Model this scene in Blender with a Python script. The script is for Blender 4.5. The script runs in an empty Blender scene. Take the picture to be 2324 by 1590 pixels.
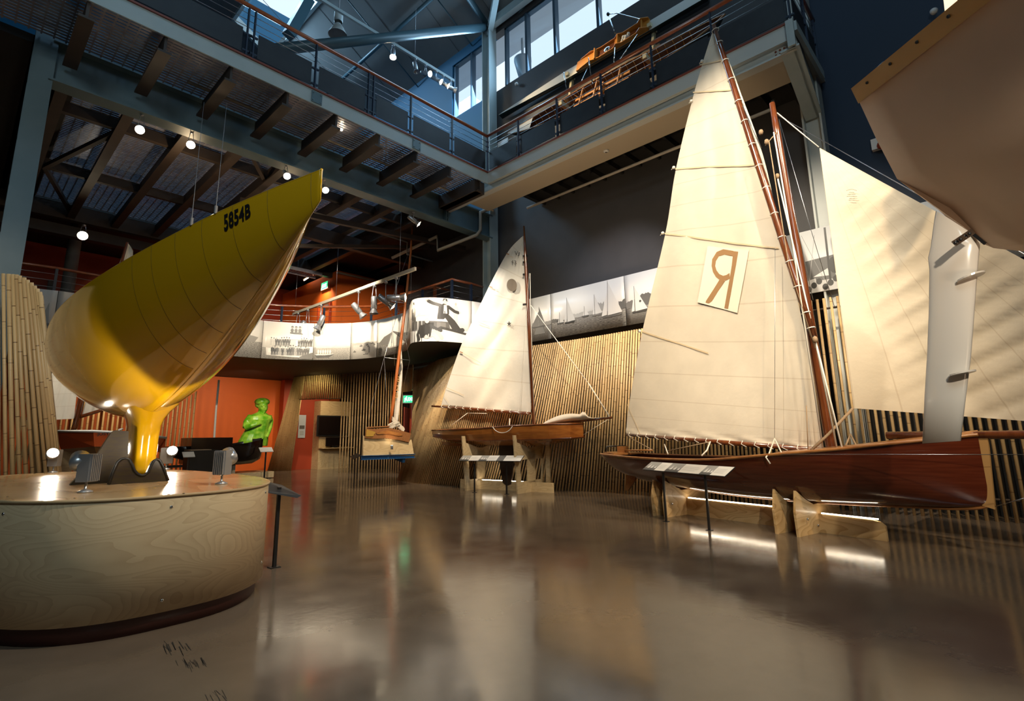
import bpy, bmesh, math, random
from mathutils import Vector, Matrix
random.seed(7)
SC = bpy.context.scene
COL = SC.collection
V = Vector
PI = math.pi
# ------------------------------------------------------------------ camera model (photo 2324 x 1590)
FPX, PITCH, ROLL, YAW, CX, CY, EYE = 1199.26, 0.189241766, -0.0146117538, 0.754929957, 1162.0, 758.98, 1.3
def _rot(p, r, y):
    Rp = Matrix(((1,0,0),(0,math.cos(p),math.sin(p)),(0,-math.sin(p),math.cos(p))))
    Rr = Matrix(((math.cos(r),-math.sin(r),0),(math.sin(r),math.cos(r),0),(0,0,1)))
    M = Rr @ Rp
    a = M @ V((math.cos(y),0,-math.sin(y))); b = M @ V((math.sin(y),0,math.cos(y))); c = M @ V((0,-1,0))
    return b, -a, c          # world X, Y, Z axes in camera coords (x right, y down, z forward)
AX, AY, AZ = _rot(PITCH, ROLL, YAW)
if AX.z < 0: AX = -AX
if AY.z < 0: AY = -AY
if AZ.y > 0: AZ = -AZ
W = Matrix((AX, AY, AZ))
CAM = V((0, 0, EYE))
def ray(px, py): return W @ V(((px-CX)/FPX, (py-CY)/FPX, 1.0))
def onz(px, py, z=0.0):
    d = ray(px, py); return CAM + d*((z-EYE)/d.z)
def onx(px, py, x):
    d = ray(px, py); return CAM + d*(x/d.x)
def ony(px, py, y):
    d = ray(px, py); return CAM + d*(y/d.y)
def dep(px, py, D): return CAM + ray(px, py)*D
def onp(px, py, P0, d):
    n = V((d[1], -d[0], 0)); r = ray(px, py); t = (V((P0[0],P0[1],0))-CAM).dot(n)/r.dot(n)
    return CAM + r*t
def proj(P):
    q = W.transposed() @ (V(P)-CAM); return (CX+FPX*q.x/q.z, CY+FPX*q.y/q.z, q.z)
cam = bpy.data.cameras.new('camera'); cam_o = bpy.data.objects.new('camera', cam); COL.objects.link(cam_o)
Wt = W
Rm = Matrix((Wt @ V((1,0,0)), Wt @ V((0,-1,0)), Wt @ V((0,0,-1)))).transposed()
cam_o.matrix_world = Matrix.Translation(CAM) @ Rm.to_4x4()
cam.sensor_width = 36.0; cam.lens = FPX*36.0/2324.0
cam.shift_y = -(795.0-CY)/2324.0
cam.clip_start = 0.05; cam.clip_end = 300
SC.camera = cam_o
# ------------------------------------------------------------------ mesh builder
class MB:
    def __init__(s): s.v=[]; s.f=[]; s.m=[]; s.sm=[]; s.uv={}
    def add(s, vs, fs, m=0, smooth=False):
        o=len(s.v); s.v += [tuple(p) for p in vs]
        for f in fs: s.f.append([i+o for i in f]); s.m.append(m); s.sm.append(smooth)
        return s
    def box(s, x0,x1,y0,y1,z0,z1, m=0):
        return s.add([(x0,y0,z0),(x1,y0,z0),(x1,y1,z0),(x0,y1,z0),(x0,y0,z1),(x1,y0,z1),(x1,y1,z1),(x0,y1,z1)],
            [(3,2,1,0),(4,5,6,7),(0,1,5,4),(1,2,6,5),(2,3,7,6),(3,0,4,7)], m)
    def obox(s, c, ax, ay, az, m=0):   # half axes
        c=V(c); ax=V(ax); ay=V(ay); az=V(az); vs=[]
        for k in (-1,1):
            for a,b in ((-1,-1),(1,-1),(1,1),(-1,1)): vs.append(c+ax*a+ay*b+az*k)
        return s.add(vs, [(3,2,1,0),(4,5,6,7),(0,1,5,4),(1,2,6,5),(2,3,7,6),(3,0,4,7)], m)
    def beam(s, p, q, w, h, up=(0,0,1), m=0):
        p=V(p); q=V(q); d=(q-p); L=d.length; d.normalize(); up=V(up)
        x=d.cross(up)
        if x.length<1e-5: x=d.cross(V((1,0,0)))
        x.normalize(); u=x.cross(d)
        return s.obox((p+q)/2, x*(w/2), d*(L/2), u*(h/2), m)
    def tube(s, pts, r, n=8, m=0, caps=True, smooth=True):
        pts=[V(p) for p in pts]; k=len(pts); rs=r if isinstance(r,(list,tuple)) else [r]*k
        t0=(pts[1]-pts[0]).normalized(); a=t0.cross(V((0,0,1)))
        if a.length<1e-3: a=t0.cross(V((1,0,0)))
        a.normalize(); vs=[]
        for i in range(k):
            t=(pts[min(i+1,k-1)]-pts[max(i-1,0)])
            if t.length<1e-9: t=t0
            t.normalize(); a=(a-t*a.dot(t))
            if a.length<1e-6: a=t.orthogonal()
            a.normalize(); b=t.cross(a)
            for j in range(n):
                th=2*PI*j/n; vs.append(pts[i]+(a*math.cos(th)+b*math.sin(th))*rs[i])
        fs=[]
        for i in range(k-1):
            for j in range(n): fs.append((i*n+j, i*n+(j+1)%n, (i+1)*n+(j+1)%n, (i+1)*n+j))
        s.add(vs, fs, m, smooth)
        if caps: s.add(vs[:n], [tuple(range(n))[::-1]], m); s.add(vs[-n:], [tuple(range(n))], m)
        return s
    def lathe(s, prof, c=(0,0,0), ax=(0,0,1), n=20, m=0, smooth=True):
        c=V(c); ax=V(ax).normalized(); a=ax.orthogonal().normalized(); b=ax.cross(a); vs=[]; k=len(prof)
        for r,h in prof:
            for j in range(n):
                th=2*PI*j/n; vs.append(c+ax*h+(a*math.cos(th)+b*math.sin(th))*max(r,1e-4))
        fs=[(i*n+j, i*n+(j+1)%n, (i+1)*n+(j+1)%n, (i+1)*n+j) for i in range(k-1) for j in range(n)]
        return s.add(vs, fs, m, smooth)
    def prism(s, poly, th, m=0):
        poly=[V(p) for p in poly]; th=V(th); n=len(poly); vs=poly+[p+th for p in poly]
        return s.add(vs, [tuple(range(n))[::-1], tuple(range(n,2*n))]+[(i,(i+1)%n,n+(i+1)%n,n+i) for i in range(n)], m)
    def grid(s, rows, m=0, smooth=True, uv=None):
        nr=len(rows); nc=len(rows[0]); o=len(s.v)
        s.add([p for r in rows for p in r], [(i*nc+j,i*nc+j+1,(i+1)*nc+j+1,(i+1)*nc+j) for i in range(nr-1) for j in range(nc-1)], m, smooth)
        if uv:
            for i in range(nr):
                for j in range(nc): s.uv[o+i*nc+j]=(uv[0]+(uv[2]-uv[0])*j/(nc-1), uv[1]+(uv[3]-uv[1])*i/(nr-1))
        return s
    def ball(s, c, r, n=12, m=0, sc=(1,1,1)):
        c=V(c); rows=[]
        for i in range(n//2+1):
            ph=PI*i/(n//2); rows.append([c+V((math.sin(ph)*math.cos(2*PI*j/n)*sc[0],math.sin(ph)*math.sin(2*PI*j/n)*sc[1],math.cos(ph)*sc[2]))*r for j in range(n+1)])
        return s.grid(rows, m)
    def ibeam(s, p, q, w, h, t, up=(0,0,1), m=0):
        p=V(p); q=V(q); d=(q-p).normalized(); x=d.cross(V(up)).normalized(); u=x.cross(d)
        s.beam(p,q,t,h-2*t,up,m)
        for k in (-1,1): s.beam(p+u*(k*(h-t)/2), q+u*(k*(h-t)/2), w, t, up, m)
        return s
    def build(s, name, mats, parent=None, local=False):
        me=bpy.data.meshes.new(name); me.from_pydata([tuple(p) for p in s.v], [], s.f)
        mats = mats if isinstance(mats,(list,tuple)) else [mats]
        for m in mats: me.materials.append(m)
        for p,mi,sm in zip(me.polygons, s.m, s.sm): p.material_index=mi; p.use_smooth=sm
        if s.uv:
            l=me.uv_layers.new(name='uv')
            for lp in me.loops:
                if lp.vertex_index in s.uv: l.data[lp.index].uv=s.uv[lp.vertex_index]
        bm=bmesh.new(); bm.from_mesh(me); bmesh.ops.remove_doubles(bm, verts=bm.verts, dist=1e-5)
        bmesh.ops.recalc_face_normals(bm, faces=bm.faces); bm.to_mesh(me); bm.free()
        o=bpy.data.objects.new(name, me); COL.objects.link(o)
        if parent:
            o.parent=parent
            if not local: o.matrix_parent_inverse=Matrix.Translation(wloc(parent)).inverted()
        return o
def wloc(o):
    l=V((0,0,0))
    r=o
    while r.parent: r=r.parent
    return V(r.location) if o is r else V((0,0,0)) if True else l
def tag(o, label=None, cat=None, group=None, kind=None):
    if label: o['label']=label
    if cat: o['category']=cat
    if group: o['group']=group
    if kind: o['kind']=kind
    return o
def thing(name, label, cat, loc=(0,0,0), group=None):
    o=bpy.data.objects.new(name, None); COL.objects.link(o); o.location=loc; o.empty_display_size=.1
    return tag(o,label,cat,group)
def struct(name, mb, mats, parent=None):
    o=mb.build(name, mats, parent)
    if not parent: o['kind']='structure'
    return o
def kids(o): return [c for c in bpy.data.objects if c.parent==o]
def dup(o, parent=None):
    c=o.copy(); COL.objects.link(c)
    if parent:
        c.parent=parent; c.matrix_parent_inverse=o.matrix_parent_inverse.copy()
    for ch in kids(o): dup(ch,c)
    return c
def catmull(pts, n=8):
    pts=[V(p) for p in pts]; out=[]
    for i in range(len(pts)-1):
        p0=pts[max(i-1,0)]; p1=pts[i]; p2=pts[i+1]; p3=pts[min(i+2,len(pts)-1)]
        for k in range(n):
            t=k/n
            out.append(0.5*((2*p1)+(p2-p0)*t+(2*p0-5*p1+4*p2-p3)*t*t+(3*p1-p0-3*p2+p3)*t**3))
    out.append(pts[-1]); return out
class Path:
    def __init__(s, pts):
        s.p=[V(p) for p in pts]; s.l=[0]
        for a,b in zip(s.p,s.p[1:]): s.l.append(s.l[-1]+(b-a).length)
        s.L=s.l[-1]
    def at(s, d):
        d=max(0,min(s.L,d))
        for i in range(len(s.p)-1):
            if d<=s.l[i+1]: 
                t=(d-s.l[i])/max(1e-9,s.l[i+1]-s.l[i]); return s.p[i].lerp(s.p[i+1],t)
        return s.p[-1].copy()
    def tan(s, d): return (s.at(d+.05)-s.at(d-.05)).normalized()
def text_mesh(txt, size=1.0, bold=0.0, space=1.0, shear=0.0):
    cu=bpy.data.curves.new('t','FONT'); cu.body=txt; cu.size=size; cu.offset=bold; cu.space_character=space; cu.shear=shear
    cu.fill_mode='FRONT' if hasattr(cu,'fill_mode') else cu.fill_mode; cu.dimensions='2D'; cu.resolution_u=4
    o=bpy.data.objects.new('t',cu); COL.objects.link(o); bpy.context.view_layer.update()
    dg=bpy.context.evaluated_depsgraph_get(); me=o.evaluated_get(dg).to_mesh()
    vs=[v.co.copy() for v in me.vertices]; fs=[tuple(p.vertices) for p in me.polygons]
    o.evaluated_get(dg).to_mesh_clear(); bpy.data.objects.remove(o); bpy.data.curves.remove(cu)
    xs=[v.x for v in vs]; ys=[v.y for v in vs]
    x0,x1,y0,y1=min(xs),max(xs),min(ys),max(ys)
    return [((v.x-x0)/(x1-x0),(v.y-y0)/(y1-y0)) for v in vs], fs, (x1-x0)/(y1-y0)
def put_text(mb, txt, fn, m=0, **k):   # fn maps unit square to 3D
    vs,fs,_=text_mesh(txt,**k); mb.add([fn(u,v) for u,v in vs], fs, m); return mb
# ------------------------------------------------------------------ materials
MATS={}
def mat(name, col, rough=.5, metal=0, col2=None, scale=5, stretch=(1,1,1), detail=4, lo=.35, hi=.65, bump=0, bscale=None, coat=0, spec=.5, emit=None, es=1, rvar=0, sheen=0, trans=0, alpha=None):
    m=bpy.data.materials.new(name); m.use_nodes=True; nt=m.node_tree; b=nt.nodes['Principled BSDF']
    b.inputs['Base Color'].default_value=(*col,1); b.inputs['Roughness'].default_value=rough; b.inputs['Metallic'].default_value=metal
    b.inputs['Coat Weight'].default_value=coat; b.inputs['Coat Roughness'].default_value=.08; b.inputs['Specular IOR Level'].default_value=spec
    if sheen: b.inputs['Sheen Weight'].default_value=sheen
    N=nt.nodes.new; L=nt.links.new
    if col2 or bump or rvar:
        tc=N('ShaderNodeTexCoord'); mp=N('ShaderNodeMapping'); mp.inputs['Scale'].default_value=stretch; L(tc.outputs['Object'],mp.inputs['Vector'])
        no=N('ShaderNodeTexNoise'); no.inputs['Scale'].default_value=scale; no.inputs['Detail'].default_value=detail; L(mp.outputs[0],no.inputs['Vector'])
        if col2:
            cr=N('ShaderNodeValToRGB'); cr.color_ramp.elements[0].position=lo; cr.color_ramp.elements[1].position=hi
            cr.color_ramp.elements[0].color=(*col,1); cr.color_ramp.elements[1].color=(*col2,1)
            L(no.outputs['Fac'],cr.inputs[0]); L(cr.outputs[0],b.inputs['Base Color'])
        if rvar:
            mr=N('ShaderNodeMapRange'); mr.inputs[1].default_value=.3; mr.inputs[2].default_value=.7; mr.inputs[3].default_value=rough; mr.inputs[4].default_value=rough+rvar
            L(no.outputs['Fac'],mr.inputs[0]); L(mr.outputs[0],b.inputs['Roughness'])
        if bump:
            n2=no
            if bscale:
                n2=N('ShaderNodeTexNoise'); n2.inputs['Scale'].default_value=bscale; n2.inputs['Detail'].default_value=3; L(mp.outputs[0],n2.inputs['Vector'])
            bp=N('ShaderNodeBump'); bp.inputs['Strength'].default_value=bump; bp.inputs['Distance'].default_value=.02
            L(n2.outputs['Fac'],bp.inputs['Height']); L(bp.outputs[0],b.inputs['Normal'])
    if emit: b.inputs['Emission Color'].default_value=(*emit,1); b.inputs['Emission Strength'].default_value=es
    MATS[name]=m; return m
def mathn(nt,op,a,b=None,c=None):
    n=nt.nodes.new('ShaderNodeMath'); n.operation=op
    for i,x in enumerate((a,b,c)):
        if x is None: continue
        if isinstance(x,(int,float)): n.inputs[i].default_value=x
        else: nt.links.new(x,n.inputs[i])
    return n.outputs[0]
def grain(m, col, col2, sx, rings=9, warp=(1,1,1), lo=.2, hi=.9):
    """contour-line wood grain: sine of a stretched noise"""
    nt=m.node_tree; b=nt.nodes['Principled BSDF']; N=nt.nodes.new; L=nt.links.new
    tc=N('ShaderNodeTexCoord'); mp=N('ShaderNodeMapping'); mp.inputs['Scale'].default_value=warp; L(tc.outputs['Object'],mp.inputs['Vector'])
    no=N('ShaderNodeTexNoise'); no.inputs['Scale'].default_value=sx; no.inputs['Detail'].default_value=1.5; no.inputs['Roughness'].default_value=.35; no.inputs['Distortion'].default_value=.35; L(mp.outputs[0],no.inputs['Vector'])
    s=mathn(nt,'FRACT',mathn(nt,'MULTIPLY',no.outputs['Fac'],rings*1.0))
    n3=N('ShaderNodeTexNoise'); n3.inputs['Scale'].default_value=sx*14; n3.inputs['Detail'].default_value=3; L(mp.outputs[0],n3.inputs['Vector'])
    s2=mathn(nt,'ADD',mathn(nt,'MULTIPLY',mathn(nt,'POWER',s,2.2),.8),mathn(nt,'MULTIPLY',n3.outputs['Fac'],.35))
    cr=N('ShaderNodeValToRGB'); cr.color_ramp.elements[0].position=lo; cr.color_ramp.elements[1].position=hi
    cr.color_ramp.elements[0].color=(*col,1); cr.color_ramp.elements[1].color=(*col2,1); L(s2,cr.inputs[0]); L(cr.outputs[0],b.inputs['Base Color'])
    return m
M_floor=mat('polished_concrete',(.11,.083,.06),.10,col2=(.15,.115,.085),scale=2.2,detail=12,lo=.25,hi=.8,rvar=.07,bump=.02,bscale=14,spec=.6)
M_char=mat('charcoal_paint',(.056,.053,.055),.6,col2=(.064,.060,.062),scale=2)
M_cool_lit_wall=mat('wall_paint_cool_lit',(.006,.018,.045),.6)  # dark wall paint with the dim blue light put into its colour
M_daylit_wall=mat('wall_paint_daylit',(.008,.12,.24),.6)  # same dark wall paint, blue daylight painted into the colour
M_black=mat('black_void',(.006,.005,.005),.8)
M_roof=mat('grey_roof_sheet',(.19,.19,.185),.6,col2=(.215,.215,.21),scale=.8)
M_steel=mat('grey_green_steel_paint',(.36,.43,.44),.42,col2=(.39,.46,.47),scale=3)
M_steel2=mat('light_grey_steel_paint',(.50,.52,.50),.45)
M_girder=mat('blue_grey_girder_paint',(.10,.16,.19),.42,col2=(.12,.18,.21),scale=2.5)
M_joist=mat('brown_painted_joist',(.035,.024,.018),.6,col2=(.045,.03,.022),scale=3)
M_grate=mat('galvanised_decking',(.30,.28,.32),.4,metal=.25,col2=(.40,.38,.42),scale=6)
M_soffit=mat('beige_soffit',(.42,.36,.27),.7)
M_redtrim=mat('red_oxide_trim',(.20,.045,.022),.5)
M_rail=mat('varnished_handrail',(.36,.10,.035),.28,col2=(.27,.07,.025),scale=9,stretch=(1,1,1),coat=.5)
M_post=mat('dark_blue_post',(.02,.032,.06),.4)
M_cable=mat('steel_cable',(.45,.46,.48),.3,metal=1)
M_kick=mat('dark_kick_panel',(.014,.016,.021),.55,col2=(.02,.023,.028),scale=4,bump=.1)
M_orange=mat('orange_wall_paint',(.62,.115,.012),.6,col2=(.66,.125,.014),scale=.7)
M_redwall=mat('deep_red_wall_paint',(.36,.045,.015),.6)
M_conc=mat('dark_concrete',(.12,.11,.10),.7,col2=(.15,.14,.13),scale=4)
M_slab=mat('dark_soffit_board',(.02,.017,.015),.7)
M_pipe=mat('beige_pipe',(.36,.31,.25),.5)
M_silver=mat('silver_lamp_metal',(.42,.43,.46),.32,metal=.7)
M_chrome=mat('chrome',(.75,.75,.76),.12,metal=1)
M_blackm=mat('black_metal',(.012,.012,.013),.4)
M_white=mat('white_print',(.74,.73,.71),.35)
M_wood=mat('honey_plywood',(.62,.42,.2),.4,coat=.15); grain(M_wood,(.66,.46,.23),(.5,.31,.13),1.2,rings=10,warp=(1,1,3))
M_glow=mat('warm_bulb',(1,1,1),.5,emit=(1,.82,.55),es=60)
M_led=mat('led_strip',(1,1,1),.5,emit=(1,.88,.68),es=16)
# ================================================================== SETTING
WX=11.2                                   # inner face of the right-hand wall
fl=struct('floor', MB().box(-6.2,17,-7.2,26,-.2,0), M_floor)
M_scuff=mat('rubber_scuff',(.02,.018,.016),.5)
rs=random.Random(3)
for (px,py,w,h,n) in ((395,1460,34,14,16),(413,1497,22,10,9),(447,1497,22,12,10),(485,1570,26,20,8)):
    b=MB()
    for k in range(n):
        x=px+rs.uniform(-w,w)*.8; y=py+rs.uniform(-h,h)*.5; dx=rs.uniform(5,12); dy=rs.uniform(9,22); t=rs.uniform(.8,2.2)
        b.add([onz(x,y,.0012),onz(x+t,y,.0012),onz(x+t+dx,y+dy,.0012),onz(x+dx,y+dy,.0012)],[(0,1,2,3)])
    b.build('scuff_mark',M_scuff,fl)
WB,WT=12.55,14.75                         # clerestory sill and head
b=MB(); b.box(WX,WX+.25,-7.2,2.0,3.75,15.4); struct('wall_right_front',b,M_cool_lit_wall)
b=MB(); b.box(WX,WX+.25,-7.2,11.25,0,3.75); b.box(WX,WX+.25,11.25,14.2,0,3.75); b.box(WX+1.6,WX+1.8,14.2,23.4,0,3.85); struct('wall_right_lower',b,M_black)
b=MB(); b.box(WX,WX+.25,2.0,11.25,3.75,WB); b.box(WX,WX+.25,2.0,11.25,WT,15.4); b.box(WX,WX+.25,2.0,2.6,WB,WT); struct('wall_right',b,M_char)
b=MB(); b.box(WX,WX+.25,11.25,15.9,3.75,8.0); struct('wall_right_balcony',b,M_char)
b=MB(); b.box(WX,WX+.25,11.25,26,8.0,WB); b.box(WX,WX+.25,11.25,26,WT,15.4); b.box(WX,WX+.25,13.35,26,WB,WT); b.box(WX+.25,WX+6,15.9,16.1,3.85,8.2); struct('wall_right_upper',b,M_daylit_wall)
b=MB(); b.box(-6.2,17,23.45,23.7,3.95,8.0); struct('wall_back_upper',b,M_redwall)
b=MB(); b.box(-6.2,17,23.4,23.7,0,3.95); struct('wall_back',b,M_orange)
b=MB(); b.box(-6.2,17,26,26.2,8.0,24); struct('wall_back_roof',b,M_daylit_wall)
b=MB(); b.box(-6.4,-6.2,-7.2,26.2,0,24); struct('wall_left',b,M_black)
b=MB(); b.box(-6.2,WX+.25,-7.4,-7.2,0,24); struct('wall_front',b,M_black)
b=MB(); b.box(16.9,17.1,14,26.2,0,9); struct('wall_side_far',b,M_black)
# clerestory windows: frames, mullions, panes
M_frame=mat('window_aluminium',(.06,.10,.14),.35,metal=.5)
M_pane=bpy.data.materials.new('window_glass'); M_pane.use_nodes=True
nt=M_pane.node_tree; nt.nodes.remove(nt.nodes['Principled BSDF']); tr=nt.nodes.new('ShaderNodeBsdfTransparent'); gl=nt.nodes.new('ShaderNodeBsdfGlossy'); gl.inputs['Roughness'].default_value=.02
mx=nt.nodes.new('ShaderNodeMixShader'); mx.inputs[0].default_value=.06; tr.inputs[0].default_value=(.93,.97,1,1)
nt.links.new(tr.outputs[0],mx.inputs[1]); nt.links.new(gl.outputs[0],mx.inputs[2]); nt.links.new(mx.outputs[0],nt.nodes['Material Output'].inputs[0])
def window(k, y0, y1, muls):
    w=struct('window_%d'%k, MB().box(WX+.04,WX+.2,y0,y1,WB,WB+.06).box(WX+.04,WX+.2,y0,y1,WT-.06,WT).box(WX+.04,WX+.2,y0,y0+.07,WB,WT).box(WX+.04,WX+.2,y1-.07,y1,WB,WT), M_frame)
    for y in muls: MB().box(WX+.02,WX+.2,y-.045,y+.045,WB,WT).build('mullion',M_frame,w)
    ys=[y0]+list(muls)+[y1]
    for a,c in zip(ys,ys[1:]): MB().box(WX+.12,WX+.13,a+.05,c-.05,WB+.05,WT-.05).build('pane',M_pane,w)
window(1,2.6,10.72,(4.0,5.5,7.05,8.6,9.75))
window(2,11.62,13.3,(12.35,))
# outside the glass: eaves and a white rainwater hopper on its downpipe
b=MB(); b.lathe([(.06,0),(.06,1.2),(.08,1.2),(.30,2.1),(.30,2.2),(.05,2.2),(.05,3)],(WX+.75,10.55,11.7),n=20); tag(b.build('rainwater_hopper',mat('hopper_white',(.7,.72,.74),.4)),'white conical rainwater hopper on its downpipe outside the window','rainwater hopper')
b=MB(); b.box(WX+.3,WX+1.4,0,16,15.0,15.1); struct('roof_eave',b,mat('eave_white',(.62,.65,.68),.5))
# roof: slope up from the right-hand eave to a ridge with a glazed strip
def RZ(x): return 15.15+.6*(WX-x)
b=MB()
SX0,SX1,SY0,SY1=6.0,7.55,16.6,21.0
def roofq(x0,x1,y0,y1): b.add([(x0,y0,RZ(x0)),(x1,y0,RZ(x1)),(x1,y1,RZ(x1)),(x0,y1,RZ(x0)),(x0,y0,RZ(x0)+.15),(x1,y0,RZ(x1)+.15),(x1,y1,RZ(x1)+.15),(x0,y1,RZ(x0)+.15)],[(0,1,2,3),(7,6,5,4),(0,4,5,1),(1,5,6,2),(2,6,7,3),(3,7,4,0)])
roofq(1.5,WX+.3,-7.4,SY0); roofq(1.5,WX+.3,SY1,26.2); roofq(1.5,SX0,SY0,SY1); roofq(SX1,WX+.3,SY0,SY1)
zr=RZ(1.5); b.add([(1.5,-7.4,zr),(-6.4,-7.4,zr-3),(-6.4,26.2,zr-3),(1.5,26.2,zr)],[(0,1,2,3)])
struct('ceiling',b,M_roof)
b=MB()
for y in [-3,-1,1,3,5,7,9,11,13,15,17,19,21,23]: b.beam((WX,y,RZ(WX)-.004),(1.6,y,RZ(1.6)-.004),.018,.012)
struct('trim_1',b,mat('roof_joint_grey',(.09,.095,.10),.6))
sk=struct('window_3',MB().box(SX0-.05,SX1+.05,SY0-.05,SY0+.05,RZ(SX1)-.2,RZ(SX0)+.1).beam((SX0,SY0,RZ(SX0)),(SX0,SY1,RZ(SX0)),.12,.3).beam((SX1,SY0,RZ(SX1)),(SX1,SY1,RZ(SX1)),.12,.3).beam((SX0,SY1,RZ(SX0)),(SX1,SY1,RZ(SX1)),.12,.3),M_steel)
MB().add([(SX0,SY0,RZ(SX0)+.1),(SX1,SY0,RZ(SX1)+.1),(SX1,SY1,RZ(SX1)+.1),(SX0,SY1,RZ(SX0)+.1)],[(0,1,2,3)]).build('pane',M_pane,sk)
# roof steel: tubular ties, rafters and rods
M_tube=mat('teal_grey_roof_tube',(.05,.10,.125),.4)
b=MB(); b.tube([ony(600,115,11.2),ony(1100,62,11.2)],.13,12); b.tube([(5.2,11.2,RZ(5.2)-.45),(11.0,11.2,RZ(11.0)-.35)],.1,8); b.beam(onz(655,80,13.5),onz(700,0,15.2),.3,.3)
struct('roof_truss',b,M_tube)
def onroof(px,py,drop=.2):
    r=ray(px,py); t=(15.15+.6*WX-drop-EYE)/(r.z+.6*r.x); return CAM+r*t
b=MB()
for (a,c,w) in (((985,-8),(740,212),.07),((780,-12),(955,205),.022),((985,-12),(1072,104),.022),((700,205),(560,330),.05),((1200,-5),(1160,60),.05)):
    b.tube([onroof(*a),onroof(*c)],w,8)
struct('roof_bracing',b,M_tube)
b=MB(); b.beam((11.0,11.2,15.0),(11.0,-4,15.0),.2,.28); b.beam((11.0,11.2,14.7),(9.2,8.4,16.0),.18,.25)
struct('roof_purlin',b,M_steel)
# columns (H-sections) along the right-hand wall line, and the one at the left
def column(x,y,z1,w=.34):
    b=MB(); b.box(x-w/2,x+w/2,y-w/2,y-w/2+.035,0,z1); b.box(x-w/2,x+w/2,y+w/2-.035,y+w/2,0,z1); b.box(x-.02,x+.02,y-w/2+.035,y+w/2-.035,0,z1); return b
struct('column',column(10.98,11.2,15.0),M_steel)
struct('column',column(10.98,2.1,15.0),M_steel2)
b=column(.36,11.2,12.5,.3)
for z in (4.6,5.4,6.2,7.25): b.box(.36-.15,.36+.15,11.2-.12,11.2+.12,z,z+.02)
struct('column',b,M_girder)
struct('column',MB().lathe([(.17,0),(.17,8)],(2.05,20.6,0),n=12),M_conc)
# ---- high gallery along the right-hand wall, with steel edge channel
GX,GY0,GY1=9.1,1.85,9.38; ZF=8.2
b=MB(); b.box(GX,GX+.03,GY0,GY1,7.9,ZF); b.box(GX+.03,WX-.01,GY0,GY1,ZF-.06,ZF-.01); struct('gallery_edge',b,M_steel2)
b=MB(); b.box(GX+.10,GX+.13,GY0,GY1+1.8,7.74,7.92); b.box(GX+.03,GX+.22,GY0,GY1+1.8,7.70,7.735); b.box(GX+.03,GX+.22,GY0,GY1,7.895,7.91); struct('gallery_channel',b,M_steel2)
b=MB(); b.box(GX+.22,10.03,GY0+.25,10.3,7.70,7.74); struct('gallery_soffit',b,M_soffit)
b=MB(); b.box(GX-.02,GX+.04,GY0,GY1,ZF,ZF+.035); struct('trim_2',b,M_redtrim)
b=MB(); b.box(9.0,9.04,1.83,1.95,7.7,ZF)
b.prism([(GX,1.86,7.72),(10.9,1.98,7.30),(10.9,1.98,8.1),(GX,1.86,8.15)],(0,.04,0)); b.prism([(GX,1.80,7.72),(10.9,1.92,7.30),(10.9,2.22,7.30),(GX,2.10,7.72)],(0,0,.035)); b.box(GX,10.9,1.8,1.86,8.02,ZF)
struct('gallery_bracket',b,M_steel)
bt=MB()
for i in range(2):
    for j in range(4): bt.lathe([(.018,0),(.018,.015),(0,.015)],(GX+.10,1.98+j*.07,7.78+i*.07),(-1,0,0),8)
bt.build('bolt',M_redtrim,[o for o in bpy.data.objects if o.name=='gallery_bracket'][0])
b=MB(); b.box(10.05,11.15,GY0+.3,GY1,8.0,8.02)
for k in range(14): b.box(10.05,11.15,2.3+k*.52,2.36+k*.52,7.86,8.0)
struct('gallery_grating',b,M_black)
# ---- bridge from the gallery to the left, carried by cross joists and the deep girder
BY0,BY1=9.38,11.0
b=MB(); b.box(-6,GX,BY0,BY0+.03,7.9,ZF); struct('bridge_edge',b,M_steel)
b=MB(); b.box(-6,GX,BY0-.03,BY0+.05,ZF,ZF+.035); struct('trim_3',b,M_redtrim)
b=MB()
for (px,py) in ((718,230),(945,330)):
    p=ony(px,py,BY0); b.box(p.x-.11,p.x+.11,BY0-.02,BY0-.001,7.93,8.17)
    for dx in (-.08,.08):
        for z in (7.97,8.13): b.lathe([(.014,0),(.014,.012),(0,.012)],(p.x+dx,BY0-.02,z),(0,-1,0),8)
struct('splice_plate',b,M_girder)
b=MB(); b.ibeam((.45,11.18,7.68),(10.9,11.18,7.68),.34,.76,.035)
for x in (9.05,9.12): b.box(x,x+.025,11.02,11.34,7.33,8.04)
for i in range(5): b.lathe([(.015,0),(.015,.02),(0,.02)],(9.07,11.02,7.42+i*.13),(0,-1,0),8)
struct('girder',b,M_girder)
JX=[.69+1.025*k for k in range(-6,9)]
b=MB()
for x in JX:
    if x<9: b.box(x-.1,x+.1,BY0+.05,11.0,7.62,7.66); b.box(x-.02,x+.02,BY0+.05,11.0,7.66,7.98)
b.box(8.75,9.1,9.5,11.0,7.62,7.95)
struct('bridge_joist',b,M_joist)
def deck(name,x0,x1,y0,y1,z,pitch,w,par=None):
    b=MB(); n=int((y1-y0)/pitch)
    for k in range(n):
        y=y0+(k+.5)*pitch; b.box(x0,x1,y-w/2,y+w/2,z,z+.006)
    x=x0
    while x<x1: b.box(x,x+.025,y0,y1,z+.006,z+.012); x+=.16
    return struct(name,b,M_grate)
deck('bridge_decking',-5.5,9.05,BY0+.05,11.0,8.03,.085,.056)
deck('rear_decking',.9,8.6,11.4,18.9,8.03,.085,.06)
b=MB()
for x in JX:
    if .3<x<9.5: b.box(x-.09,x+.09,11.4,19.2,7.60,7.64); b.box(x-.02,x+.02,11.4,19.2,7.64,7.98)
for y in (12.9,16.0): b.box(.5,9,y-.06,y+.06,7.72,7.95)
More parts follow.
